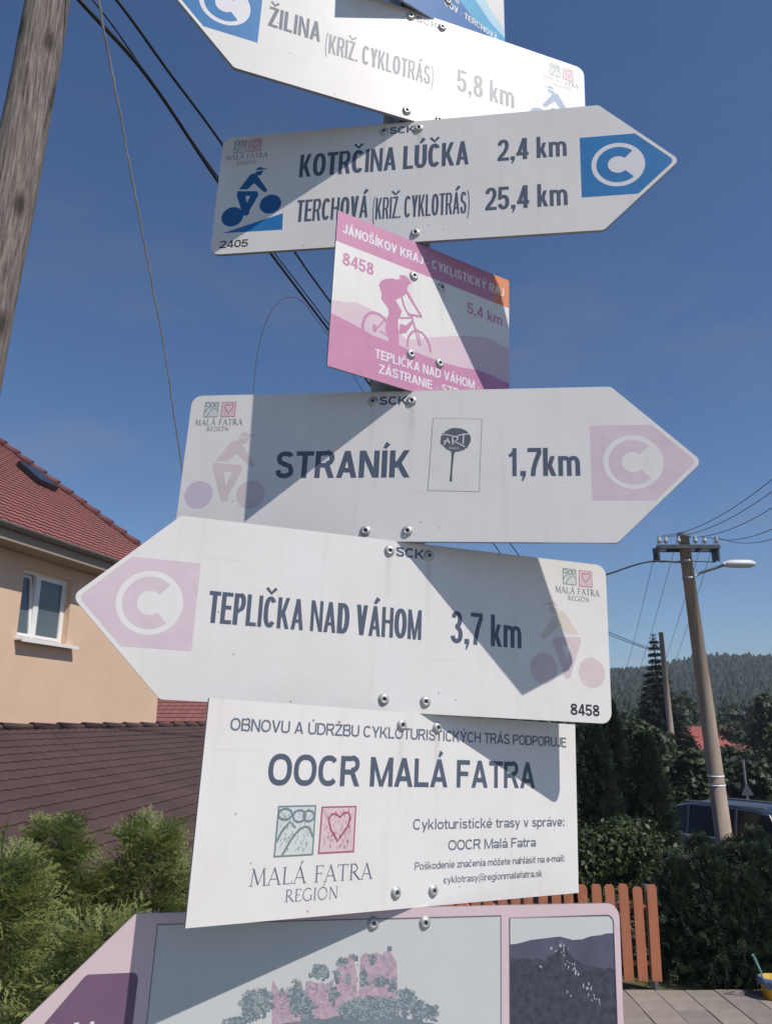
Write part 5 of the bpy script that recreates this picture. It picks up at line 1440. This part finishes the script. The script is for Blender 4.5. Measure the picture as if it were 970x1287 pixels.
def sash(x0_, x1_, tilt):
    g2 = MB(); s = 0.055
    zz0, zz1 = z0 + f_, z1 - f_
    Rm = Matrix.Rotation(tilt, 3, 'X')
    piv = Vector(((x0_ + x1_) / 2, yf - 0.02, zz0))
    hh, ww = zz1 - zz0, x1_ - x0_
    for cx_, cz_, sx_, sz_ in ((-ww / 2 + s / 2, hh / 2, s, hh), (ww / 2 - s / 2, hh / 2, s, hh), (0, s / 2, ww - 2 * s, s), (0, hh - s / 2, ww - 2 * s, s)):
        g2.box(piv + Rm @ Vector((cx_, 0, cz_)), (sx_, 0.05, sz_), Rm)
    g2.build('sash', M_whitef, w_)
    g3 = MB(); g3.box(piv + Rm @ Vector((0, 0.005, hh / 2)), (ww - 2 * s, 0.012, hh - 2 * s), Rm); g3.build('pane', M_glass, w_)
sash(a0 + f_, xm - 0.03, -0.09)
sash(xm + 0.035, a1 - f_, 0.0)
cv = []
for i in range(61):
    x_ = a0 + 0.05 + (a1 - a0 - 0.1) * i / 60
    y_ = yf + 0.10 + 0.018 * math.sin(i * 0.9) + 0.01 * math.sin(i * 2.3)
    cv += [(x_, y_, z0 + 0.05), (x_, y_, z1 - 0.03)]
mesh('curtain', cv, [(2 * i, 2 * i + 2, 2 * i + 3, 2 * i + 1) for i in range(60)], M_curt, w_, True)
b = MB(); b.box(((a0 + a1) / 2 + 0.06, W0 - 0.02, z0 - 0.02), (a1 - a0 + 0.22, 0.26, 0.035)); b.box(((a0 + a1) / 2 + 0.06, W0 - 0.155, z0 - 0.035), (a1 - a0 + 0.22, 0.012, 0.06)); b.build('sill', M_whitef, w_)
b = MB(); b.box((1.0, W0 / 2 + 0.06, 5.60), (10.5, 0.56, 0.03)); b.build('soffit', M_soffit, h)
b = MB(); b.box((1.0, -0.02, 5.70), (10.5, 0.03, 0.24)); b.build('fascia', M_soffit, h)
gv = []
for x_ in (-4.3, 6.3):
    for k in range(9):
        a = math.pi + math.pi * k / 8
        gv.append((x_, -0.10 + 0.075 * math.cos(a), 5.83 + 0.075 * math.sin(a)))
    for k in range(9):
        a = 2 * math.pi - math.pi * k / 8
        gv.append((x_, -0.10 + 0.067 * math.cos(a), 5.83 + 0.067 * math.sin(a)))
mesh('gutter', gv, [(k, (k + 1) % 18, 18 + (k + 1) % 18, 18 + k) for k in range(18)] + [tuple(range(18)), tuple(reversed(range(18, 36)))], M_gutter, h)
for x_ in np.arange(-3.6, 6.2, 0.9):
    b = MB(); b.tube([(x_, -0.18, 5.86), (x_, -0.10, 5.745), (x_, -0.02, 5.83)], 0.007, 5); b.build('gutter_bracket', M_gutter, h)
def tiled_roof(parent, x0_, x1_, smax, smin, up_len, pitch, row, wave, y0_, z0_, m, name='roof', amp=0.012, step=0.022, mirror=1, nx=None, sx=0.06):
    """rows of tiles with stepped lower edges and a wave across"""
    V, Fq = [], []
    rows = int(up_len / row)
    cp, sp_ = math.cos(pitch), math.sin(pitch)
    nn = nx or int((x1_ - x0_) / sx)
    for r in range(rows):
        for e in (0, 1):
            u = r * row + e * row
            lift = step if e == 0 else 0.0
            for i in range(nn + 1):
                t = i / nn
                xa, xb = x0_ + smin(u), x1_ - smax(u)
                x_ = xa + (xb - xa) * t
                w = amp * (0.5 + 0.5 * math.cos(2 * math.pi * x_ / wave)) + lift
                V.append((x_, y0_ + mirror * (u * cp - w * sp_), z0_ + u * sp_ + w * cp))
        k = r * 2 * (nn + 1)
        for i in range(nn): Fq.append((k + i, k + i + 1, k + nn + 2 + i, k + nn + 1 + i))
        if r < rows - 1:
            for i in range(nn): Fq.append((k + nn + 1 + i, k + nn + 2 + i, k + 2 * (nn + 1) + i + 1, k + 2 * (nn + 1) + i))
    return mesh(name, V, Fq, m, parent, False)
PR = math.radians(38)
rf = tiled_roof(h, -4.3, 6.28, lambda u: 0.36 * u, lambda u: 0.0, 5.6, PR, 0.175, 0.21, -0.06, 5.83, M_red, sx=0.035)
# far slope and hip end close the roof
UL = 5.6
ry, rz_ = -0.06 + UL * math.cos(PR), 5.83 + UL * math.sin(PR)
xr = 6.28 - 0.36 * UL
mesh('roof_far_slope', [(-4.3, ry, rz_), (xr, ry, rz_), (6.28, 2 * ry + 0.06, 5.83), (-4.3, 2 * ry + 0.06, 5.83)], [(0, 1, 2, 3)], M_red, h)
mesh('roof_hip_slope', [(6.28, -0.06, 5.825), (6.28, 2 * ry + 0.06, 5.825), (xr, ry, rz_ - 0.005)], [(0, 1, 2)], M_red, h)
A_ = Vector((6.28, -0.06, 5.86)); Bv = Vector((xr, ry, rz_ + 0.03)); nt = 15
for i in range(nt):
    p0, p1 = A_.lerp(Bv, i / nt), A_.lerp(Bv, (i + 1.08) / nt)
    b = MB(); b.tube([p0 + Vector((0, 0, 0.03)), p1], [0.10, 0.078], 8); b.build('hip_tile', M_redcap, rf, True)
def on_roof(x_, u, lift=0.0): return Vector((x_, -0.06 + u * math.cos(PR) - lift * math.sin(PR), 5.83 + u * math.sin(PR) + lift * math.cos(PR)))
Rp = Matrix.Rotation(PR, 3, 'X')
b = MB(); b.box(on_roof(3.95, 3.52, 0.09), (0.62, 0.80, 0.12), Rp); hb = b.build('roof_window', mat('dark_roof_window', (0.02, 0.022, 0.028), rough=0.2), h)

# brown metal-tile roof of the low building in front of the house
M_brown = mat('brown_metal_tile', (0.105, 0.062, 0.052), rough=0.62, var=0.3, scale=1.5, spec=0.25)
ar = Vector((0.12, 1.0, 0.02)).normalized()
ac = Vector((1, -0.12, 0)).normalized()
an = Matrix((ar, ac, Vector((0, 0, 1)))).transposed().to_4x4(); an.translation = Vector((-4.2, 9.0, 2.60))
annex = empty('brown_roofed_outbuilding', label='low outbuilding with a dark brown metal tile roof below the peach house', cat='outbuilding', mw=an)
b = MB()
b.box((1.2, 2.55, -1.95), (14.6, 0.18, 2.0)); b.box((1.2, -2.55, -1.95), (14.6, 0.18, 2.0)); b.box((-6.0, 0, -1.95), (0.18, 4.9, 2.0)); b.box((8.4, 0, -1.95), (0.18, 4.9, 2.0))
b.build('wall', M_stucco, annex)
sl = math.atan(0.36); rowd = 0.178; nr = 18
roofp = mesh('roof', [(-6.2, 0, -0.03), (8.6, 0, -0.03), (8.6, -3.2 * math.cos(sl), -3.2 * math.sin(sl)), (-6.2, -3.2 * math.cos(sl), -3.2 * math.sin(sl))], [(0, 1, 2, 3)], M_brown, annex)
for r in range(nr):
    V, Fq = [], []
    nn = 300
    u0, u1 = r * rowd, (r + 1) * rowd
    for i in range(nn + 1):
        x_ = -6.2 + 14.8 * i / nn
        w = 0.009 * (0.5 + 0.5 * math.cos(2 * math.pi * x_ / 0.185))
        for u, lift in ((u0, 0.0), (u0 + rowd * 0.45, 0.005), (u0 + rowd * 0.80, 0.017), (u1, 0.012), (u1 + 0.001, -0.003)):
            q_ = w + lift
            V.append((x_, u * math.cos(sl) + q_ * math.sin(sl), -u * math.sin(sl) + q_ * math.cos(sl)))
    for i in range(nn):
        for j in range(4): Fq.append((i * 5 + j, (i + 1) * 5 + j, (i + 1) * 5 + j + 1, i * 5 + j + 1))
    mesh('tile_row', V, Fq, M_brown, roofp)
for i in range(24):
    x_ = -6.2 + i * 0.617
    b = MB(); b.tube([(x_, 0, 0.025), (x_ + 0.64, 0, 0.012)], [0.050, 0.040], 8); b.build('ridge_cap', M_brown, roofp, True)

# second red roof behind the corner of the peach house
g2 = empty('red_roofed_house', (-5.9, 24.0, 0), 'red tiled roof peeping out behind the corner of the peach house', 'house')
b = MB(); b.box((0, 3.0, 1.2), (5.0, 5.0, 2.6)); b.build('wall', M_stucco, g2)
tiled_roof(g2, -3.2, 3.4, lambda u: 0, lambda u: 0, 3.6, math.radians(24), 0.3, 0.25, 0.2, 2.45, M_red, sx=0.06)
mesh('roof_far_slope', [(-3.2, 3.45, 3.90), (3.4, 3.45, 3.90), (3.4, 6.7, 2.45), (-3.2, 6.7, 2.45)], [(0, 1, 2, 3)], M_red, g2)

# distant red roofed house on the right
g3 = empty('distant_house', (24.0, 60, -1.75), 'small distant house with a bright red roof half hidden by trees and the lamp pole', 'house')
M_vred = mat('bright_red_roof', (0.33, 0.075, 0.06), rough=0.7, var=0.2, scale=1.5)
b = MB(); b.box((0, 2, 1.4), (4.6, 4.2, 3.0)); b.build('wall', mat('cream_wall', (0.5, 0.45, 0.36), rough=0.9), g3)
b = MB(); b.box((0.9, -0.13, 2.0), (0.8, 0.06, 0.9)); b.build('window', M_glass, g3)
rv_ = [(-2.7, -0.6, 2.75), (2.7, -0.6, 2.75), (2.1, 2, 4.55), (-2.1, 2, 4.55), (2.7, 4.6, 2.75), (-2.7, 4.6, 2.75)]
mesh('roof', rv_, [(0, 1, 2, 3), (3, 2, 4, 5), (1, 4, 2), (0, 3, 5)], M_vred, g3)
b = MB(); b.box((0.6, 2.0, 4.8), (0.4, 0.4, 0.9)); b.build('chimney', M_redcap, g3)

M_conc = mat('concrete_pole', (0.42, 0.335, 0.265), rough=0.9, var=0.5, scale=5, color2=(0.25, 0.19, 0.15), stretch=(1, 1, 0.18), bump=0.2, bscale=30)
lp = empty('concrete_utility_pole', (5.78, 14.5, -0.12), 'tall round concrete utility pole with crossarm, leaning left, in front of the car', 'pole')
b = MB(); b.tube([(0, 0, -0.3), (-0.10, 0, 3.0), (-0.21, 0, 6.22)], [0.150, 0.128, 0.100], 24); b.build('pole', M_conc, lp, True)
b = MB(); b.tube([(-0.21, 0, 6.20), (-0.21, 0, 6.27), (-0.21, 0, 6.285)], [0.120, 0.118, 0.09], 20); b.build('pole_cap', M_zinc, lp)
M_dsteel = mat('dark_steel', (0.10, 0.11, 0.13), rough=0.6, metal=0.4, var=0.3, scale=20)
za = 5.98
b = MB()
for yy in (-0.15, 0.15): b.box((-0.18, yy, za), (1.14, 0.05, 0.07))
for xx in (-0.72, -0.45, 0.08, 0.36): b.box((xx, 0, za), (0.04, 0.29, 0.05))
b.build('crossarm', M_dsteel, lp)
M_ins = mat('porcelain_insulator', (0.50, 0.52, 0.54), rough=0.25)
ins_x = [-0.72, -0.60, -0.36, -0.05, 0.12, 0.34]
for xx in ins_x:
    b = MB(); b.tube([(xx, -0.15, za + 0.03), (xx, -0.15, za + 0.08), (xx, -0.15, za + 0.085), (xx, -0.15, za + 0.13), (xx, -0.15, za + 0.15), (xx, -0.15, za + 0.19), (xx, -0.15, za + 0.21)], [0.012, 0.012, 0.045, 0.038, 0.026, 0.034, 0.012], 10); b.build('insulator', M_ins, lp, True)
b = MB()
for xx, s in ((-0.74, -1), (0.36, 1)):
    b.box((xx, 0, za - 0.12), (0.03, 0.3, 0.24)); b.tube([(xx, 0, za - 0.02), (xx + s * 0.06, 0, za - 0.25)], 0.018, 6)
b.tube([(-0.7, 0, za - 0.26), (-0.24, 0, za - 0.24), (0.34, 0, za - 0.26)], 0.009, 5)
b.build('crossarm_bracket', M_dsteel, lp)
b = MB(); b.tube([(-0.08, -0.06, 5.45), (0.0, -0.10, 5.50), (0.25, -0.2, 5.57), (0.40, -0.25, 5.62)], 0.026, 8); arm = b.build('lamp_arm', M_zinc, lp, True)
for z_ in (5.43, 5.75, 1.95, 1.80):
    b = MB(); r_ = 0.101 + (6.2 - z_) * 0.0090 + 0.003; b.tube([(-0.035 * z_ , 0, z_ - 0.02), (-0.035 * z_, 0, z_ + 0.02)], r_, 20); b.build('band', M_zinc if z_ > 3 else M_whitef, lp, True)
# lamp head
hv, hf = [], []
prof = [(0.0, 0.03, 0.02), (0.04, 0.085, 0.055), (0.14, 0.115, 0.08), (0.34, 0.12, 0.085), (0.50, 0.11, 0.08), (0.575, 0.07, 0.05), (0.595, 0.02, 0.015)]
for x_, ry_, rz2 in prof:
    for k in range(14):
        a = 2 * math.pi * k / 14
        zz_ = math.sin(a); zz_ = zz_ * rz2 if zz_ > 0 else zz_ * rz2 * 0.75
        hv.append((0.36 + x_, -0.26 + ry_ * math.cos(a), 5.625 + zz_))
for i in range(len(prof) - 1):
    for k in range(14): hf.append((i * 14 + k, i * 14 + (k + 1) % 14, (i + 1) * 14 + (k + 1) % 14, (i + 1) * 14 + k))
hf += [tuple(range(14)), tuple(reversed(range(84, 98)))]
mesh('lamp_head', hv, hf, mat('lamp_housing', (0.70, 0.71, 0.73), rough=0.35), lp, True)
# wires that leave the crossarm towards the upper right, and on to the far pole
X0 = 5.57
for i, (xx, e) in enumerate(zip(ins_x, [(1120,420), (1120,452), (1120,498), (1120,520), (1120,548), (1120,575)])):
    if i == 3: continue
    endp = ([(4.311, 6.2, 5.623), (4.28, 6.2, 5.439), (4.242, 6.2, 5.207), (4.22, 6.2, 5.078), (4.194, 6.2, 4.923), (4.161, 6.2, 4.728)])[i]
    p0 = Vector((5.78 + xx, 14.35, -0.12 + za + 0.19))
    p1 = Vector(endp)
    pts = [p0.lerp(p1, t) - Vector((0, 0, 0.35 * 4 * t * (1 - t))) for t in (0, 0.2, 0.4, 0.6, 0.8, 1)]
    cable('line_wire', pts, (0.006, 0.004), M_wire, 'thin bare line wire from the crossarm to the upper right, one of five alike', 'line wires to the upper right', n=4)
for i, (xx, e) in enumerate(zip((-0.72, -0.36, 0.12, 0.34), [(24.578, 90.0, 5.699), (25.719, 90.0, 5.699), (27.579, 90.0, 4.846), (28.63, 90.0, 4.846)])):
    p0 = Vector((5.78 + xx, 14.35, -0.12 + za + 0.19)); p1 = Vector(e)
    pts = [p0.lerp(p1, t) - Vector((0, 0, 1.1 * 4 * t * (1 - t))) for t in (0, 0.15, 0.3, 0.5, 0.7, 0.85, 1)]
    cable('line_wire', pts, (0.005, 0.012), M_wire, 'very thin line wire sagging away behind the crossarm, one of four alike', 'line wires beyond the crossarm', n=4)
cable('service_cable', [(5.56, 14.3, 5.74), (5.50, 14.25, 5.55), (5.38, 14.15, 5.52), (4.684, 13.9, 5.483), (3.633, 12.9, 5.062), (2.566, 11.8, 4.622), (1.214, 10.5, 4.143), (-0.626, 9.6, 3.914)], 0.016, M_cable, 'dark service cable from the concrete pole sagging left behind the signs')
fp = empty('distant_pole', (12.10, 35, -0.6), 'thin bare distant pole between the spruce and the concrete pole', 'pole')
b = MB(); b.tube([(0.02, 0, -0.2), (-0.03, 0, 4.0), (-0.06, 0, 7.3)], [0.15, 0.125, 0.10], 12); b.build('pole', M_conc, fp, True)
# road sign seen from behind
rg = empty('road_sign', (9.22, 21.5, -0.15), 'small triangular road sign on a thin post seen from behind, above the car roof', 'road sign')
b = MB(); b.tube([(0, 0, 0), (0, 0, 2.0)], 0.03, 8); b.build('post', M_zinc, rg)
b = MB(); tp = rounded([(-0.17, 1.12), (0.17, 1.12), (0, 1.42)], 0.03)
b.add([(x_, -0.04, z_) for x_, z_ in tp] + [(x_, -0.036, z_) for x_, z_ in tp], [tuple(range(len(tp))), tuple(range(len(tp), 2 * len(tp)))]); b.build('sign_plate', M_dsteel, rg)

def loft(secs):
    n_s = len(secs[0]); V = [p for s in secs for p in s]; Fq = []
    for i in range(len(secs) - 1):
        for k in range(n_s - 1): Fq.append((i * n_s + k, i * n_s + k + 1, (i + 1) * n_s + k + 1, (i + 1) * n_s + k))
    return V, Fq
def make_car(name, loc, rz, label, paint, scale=1.0, cat='car'):
    c = empty(name, loc, label, cat); c.rotation_euler = (0, 0, rz); c.scale = (scale,) * 3
    # x forward, y left; lower body sections: x, half width, bottom, shoulder
    S = [(-2.10, 0.62, 0.42, 0.86), (-2.04, 0.78, 0.30, 0.93), (-1.70, 0.86, 0.24, 0.95), (-0.6, 0.88, 0.22, 0.93), (0.6, 0.88, 0.22, 0.90), (1.30, 0.86, 0.24, 0.86), (1.80, 0.80, 0.28, 0.74), (2.06, 0.66, 0.32, 0.62), (2.12, 0.50, 0.40, 0.54)]
    secs = []
    for x_, w, z0_, z1_ in S:
        half = [(w * 0.92, z0_), (w, z0_ + 0.12), (w, (z0_ + z1_) / 2), (w * 0.985, z1_ - 0.07), (w * 0.93, z1_), (w * 0.5, z1_ + 0.03), (0, z1_ + 0.035)]
        ring = [(x_, y_, z_) for y_, z_ in half] + [(x_, -y_, z_) for y_, z_ in reversed(half[:-1])]
        secs.append(ring)
    V, Fq = loft(secs)
    nn = len(secs[0]); Fq += [tuple(range(nn)), tuple(reversed(range(len(V) - nn, len(V))))]
    body = mesh('body', V, Fq, paint, c, True)
    # greenhouse: dark glass volume with painted roof and pillars
    G2 = [(-1.98, 0.70, 0.92, 0.70, 0.96), (-1.62, 0.76, 0.93, 0.60, 1.36), (-0.9, 0.78, 0.93, 0.60, 1.42), (0.1, 0.78, 0.92, 0.60, 1.42), (0.45, 0.77, 0.91, 0.58, 1.36), (1.15, 0.74, 0.88, 0.70, 0.91)]
    V, Fq = [], []
    for x_, w0_, zb, w1_, zt in G2:
        V += [(x_, w0_, zb), (x_, w1_, zt), (x_, -w1_, zt), (x_, -w0_, zb)]
    for i in range(len(G2) - 1):
        for k in range(3): Fq.append((i * 4 + k, (i + 1) * 4 + k, (i + 1) * 4 + k + 1, i * 4 + k + 1))
    mesh('windows', V, Fq, M_cglass, c)
    V, Fq = [], []
    R2 = [(-1.66, 0.60, 1.375), (-1.3, 0.615, 1.435), (-0.9, 0.62, 1.45), (0.1, 0.62, 1.45), (0.42, 0.60, 1.39)]
    for x_, w0_, zt in R2: V += [(x_, w0_, zt - 0.03), (x_, w0_ * 0.8, zt + 0.012), (x_, 0, zt + 0.03), (x_, -w0_ * 0.8, zt + 0.012), (x_, -w0_, zt - 0.03)]
    for i in range(4):
        for k in range(4): Fq.append((i * 5 + k, (i + 1) * 5 + k, (i + 1) * 5 + k + 1, i * 5 + k + 1))
    mesh('roof', V, Fq, paint, c, True)
    for sgn in (-1, 1):
        for x0_, x1_, zt, nm in ((-1.95, -1.62, 1.37, 'pillar'), (-1.02, -0.98, 1.42, 'pillar'), (0.02, 0.06, 1.42, 'pillar'), (1.12, 0.44, 1.37, 'pillar')):
            b_ = MB(); b_.tube([(x0_, sgn * 0.765, 0.93), (x1_, sgn * 0.615, zt)], 0.028, 6); b_.build(nm, paint, c)
        b_ = MB(); b_.tube([(-1.5, sgn * 0.53, 1.47), (0.2, sgn * 0.53, 1.48)], 0.018, 6); b_.build('roof_rail', M_zinc, c)
        b_ = MB(); b_.tube([(-1.95, sgn * 0.79, 0.945), (1.05, sgn * 0.80, 0.915)], 0.010, 6); b_.build('chrome_strip', M_bolt, c)
        b_ = MB(); b_.tube([(0.86, sgn * 0.80, 0.98), (0.86, sgn * 0.93, 1.02)], [0.02, 0.03], 6); b_.tube([(0.86, sgn * 0.90, 1.03), (0.86, sgn * 0.93, 1.035), (0.86, sgn * 1.02, 1.035), (0.86, sgn * 1.06, 1.03)], [0.03, 0.068, 0.062, 0.02], 10); b_.build('mirror', M_whitef, c)
        b_ = MB(); b_.box((-2.02, sgn * 0.70, 0.84), (0.16, 0.20, 0.16)); b_.build('tail_light', mat('tail_light_red', (0.45, 0.02, 0.02), rough=0.12, spec=0.8), c)
        b_ = MB(); b_.box((-0.55, sgn * 0.885, 0.80), (0.17, 0.02, 0.03)); b_.box((0.45, sgn * 0.885, 0.79), (0.17, 0.02, 0.03)); b_.build('door_handle', M_bolt, c)
        for xw in (-1.32, 1.34):
            b_ = MB(); b_.tube([(xw, sgn * 0.70, 0.31), (xw, sgn * 0.90, 0.31)], 0.31, 20); wh_ = b_.build('wheel', mat('tyre', (0.02, 0.02, 0.02), rough=0.9), c)
            b_ = MB(); b_.tube([(xw, sgn * 0.90, 0.31), (xw, sgn * 0.912, 0.31)], 0.2, 16); b_.build('rim', M_alu, wh_)
    return c
make_car('parked_car', (6.15, 15.8, -0.16), math.radians(118), 'dark blue-grey estate car with roof rails, cut by the right edge behind the dark thujas', mat('dark_car_paint', (0.022, 0.027, 0.042), rough=0.25, spec=0.6))
make_car('distant_car', (13.0, 34, -0.55), math.radians(160), 'small white car far off, left of the concrete pole', mat('white_car_paint', (0.75, 0.76, 0.78), rough=0.3), 0.85)

bk = empty('yellow_bucket', (3.80, 8.72, pav_z(8.6) - 0.01), 'yellow bucket with a blue and grey cloth over its rim, at the right edge', 'bucket')
b = MB(); n = 28
V, Fq = [], []
for r_, z_ in ((0.0, 0.008), (0.105, 0.0), (0.112, 0.02), (0.138, 0.21), (0.146, 0.215), (0.146, 0.228), (0.134, 0.228), (0.108, 0.02), (0.0, 0.02)):
    for k in range(n): V.append((r_ * math.cos(6.28318 * k / n), r_ * math.sin(6.28318 * k / n), z_))
for i in range(8):
    for k in range(n): Fq.append((i * n + k, i * n + (k + 1) % n, (i + 1) * n + (k + 1) % n, (i + 1) * n + k))
mesh('bucket', V, Fq, mat('yellow_plastic', (0.60, 0.36, 0.03), rough=0.45, var=0.2, scale=10), bk, True)
cl = []
Fq = []
for i in range(33):
    a = math.radians(150 + 240 * i / 32)
    for j, (r_, z_) in enumerate(((0.10, 0.215), (0.135, 0.240), (0.152, 0.232), (0.155, 0.20), (0.153, 0.165))):
        rr_ = r_ + 0.005 * math.sin(i * 1.7)
        cl.append((rr_ * math.cos(a), rr_ * math.sin(a), z_ - (0.02 * math.sin(i * 0.8) if j > 2 else 0)))
for i in range(32):
    for j in range(4): Fq.append((i * 5 + j, (i + 1) * 5 + j, (i + 1) * 5 + j + 1, i * 5 + j + 1))
tag(mesh('cloth', [(x_ + 3.80, y_ + 8.72, z_ + pav_z(8.6) - 0.01) for x_, y_, z_ in cl], Fq, mat('grey_blue_cloth', (0.20, 0.25, 0.34), rough=0.9, var=0.5, scale=18, color2=(0.05, 0.09, 0.22)), smooth=True), 'grey and blue cloth folded over the rim of the yellow bucket', 'cloth')
b = MB(); b.tube([(3.72, 8.70, pav_z(8.6) + 0.05), (3.66, 8.68, pav_z(8.6) + 0.28), (3.60, 8.67, pav_z(8.6) + 0.43)], [0.009, 0.010, 0.014], 8)
tag(b.build('brush_handle', mat('pale_turquoise_plastic', (0.25, 0.48, 0.47), rough=0.4), None, True), 'pale turquoise handle sticking up out of the yellow bucket', 'handle')

hz = MB(); hz.box((250, 1450, 22.0), (2400, 4200, 60.0))
mh = bpy.data.materials.new('haze_air'); mh.use_nodes = True
hn = mh.node_tree.nodes; hn.remove(hn['Principled BSDF'])
pv = hn.new('ShaderNodeVolumePrincipled')
pv.inputs['Color'].default_value = (0.86, 0.92, 1.0, 1); pv.inputs['Density'].default_value = 0.00065; pv.inputs['Anisotropy'].default_value = 0.2
mh.node_tree.links.new(pv.outputs['Volume'], hn['Material Output'].inputs['Volume'])
tag(hz.build('haze', mh), 'thin bluish summer haze in the valley air', 'haze', kind='stuff')
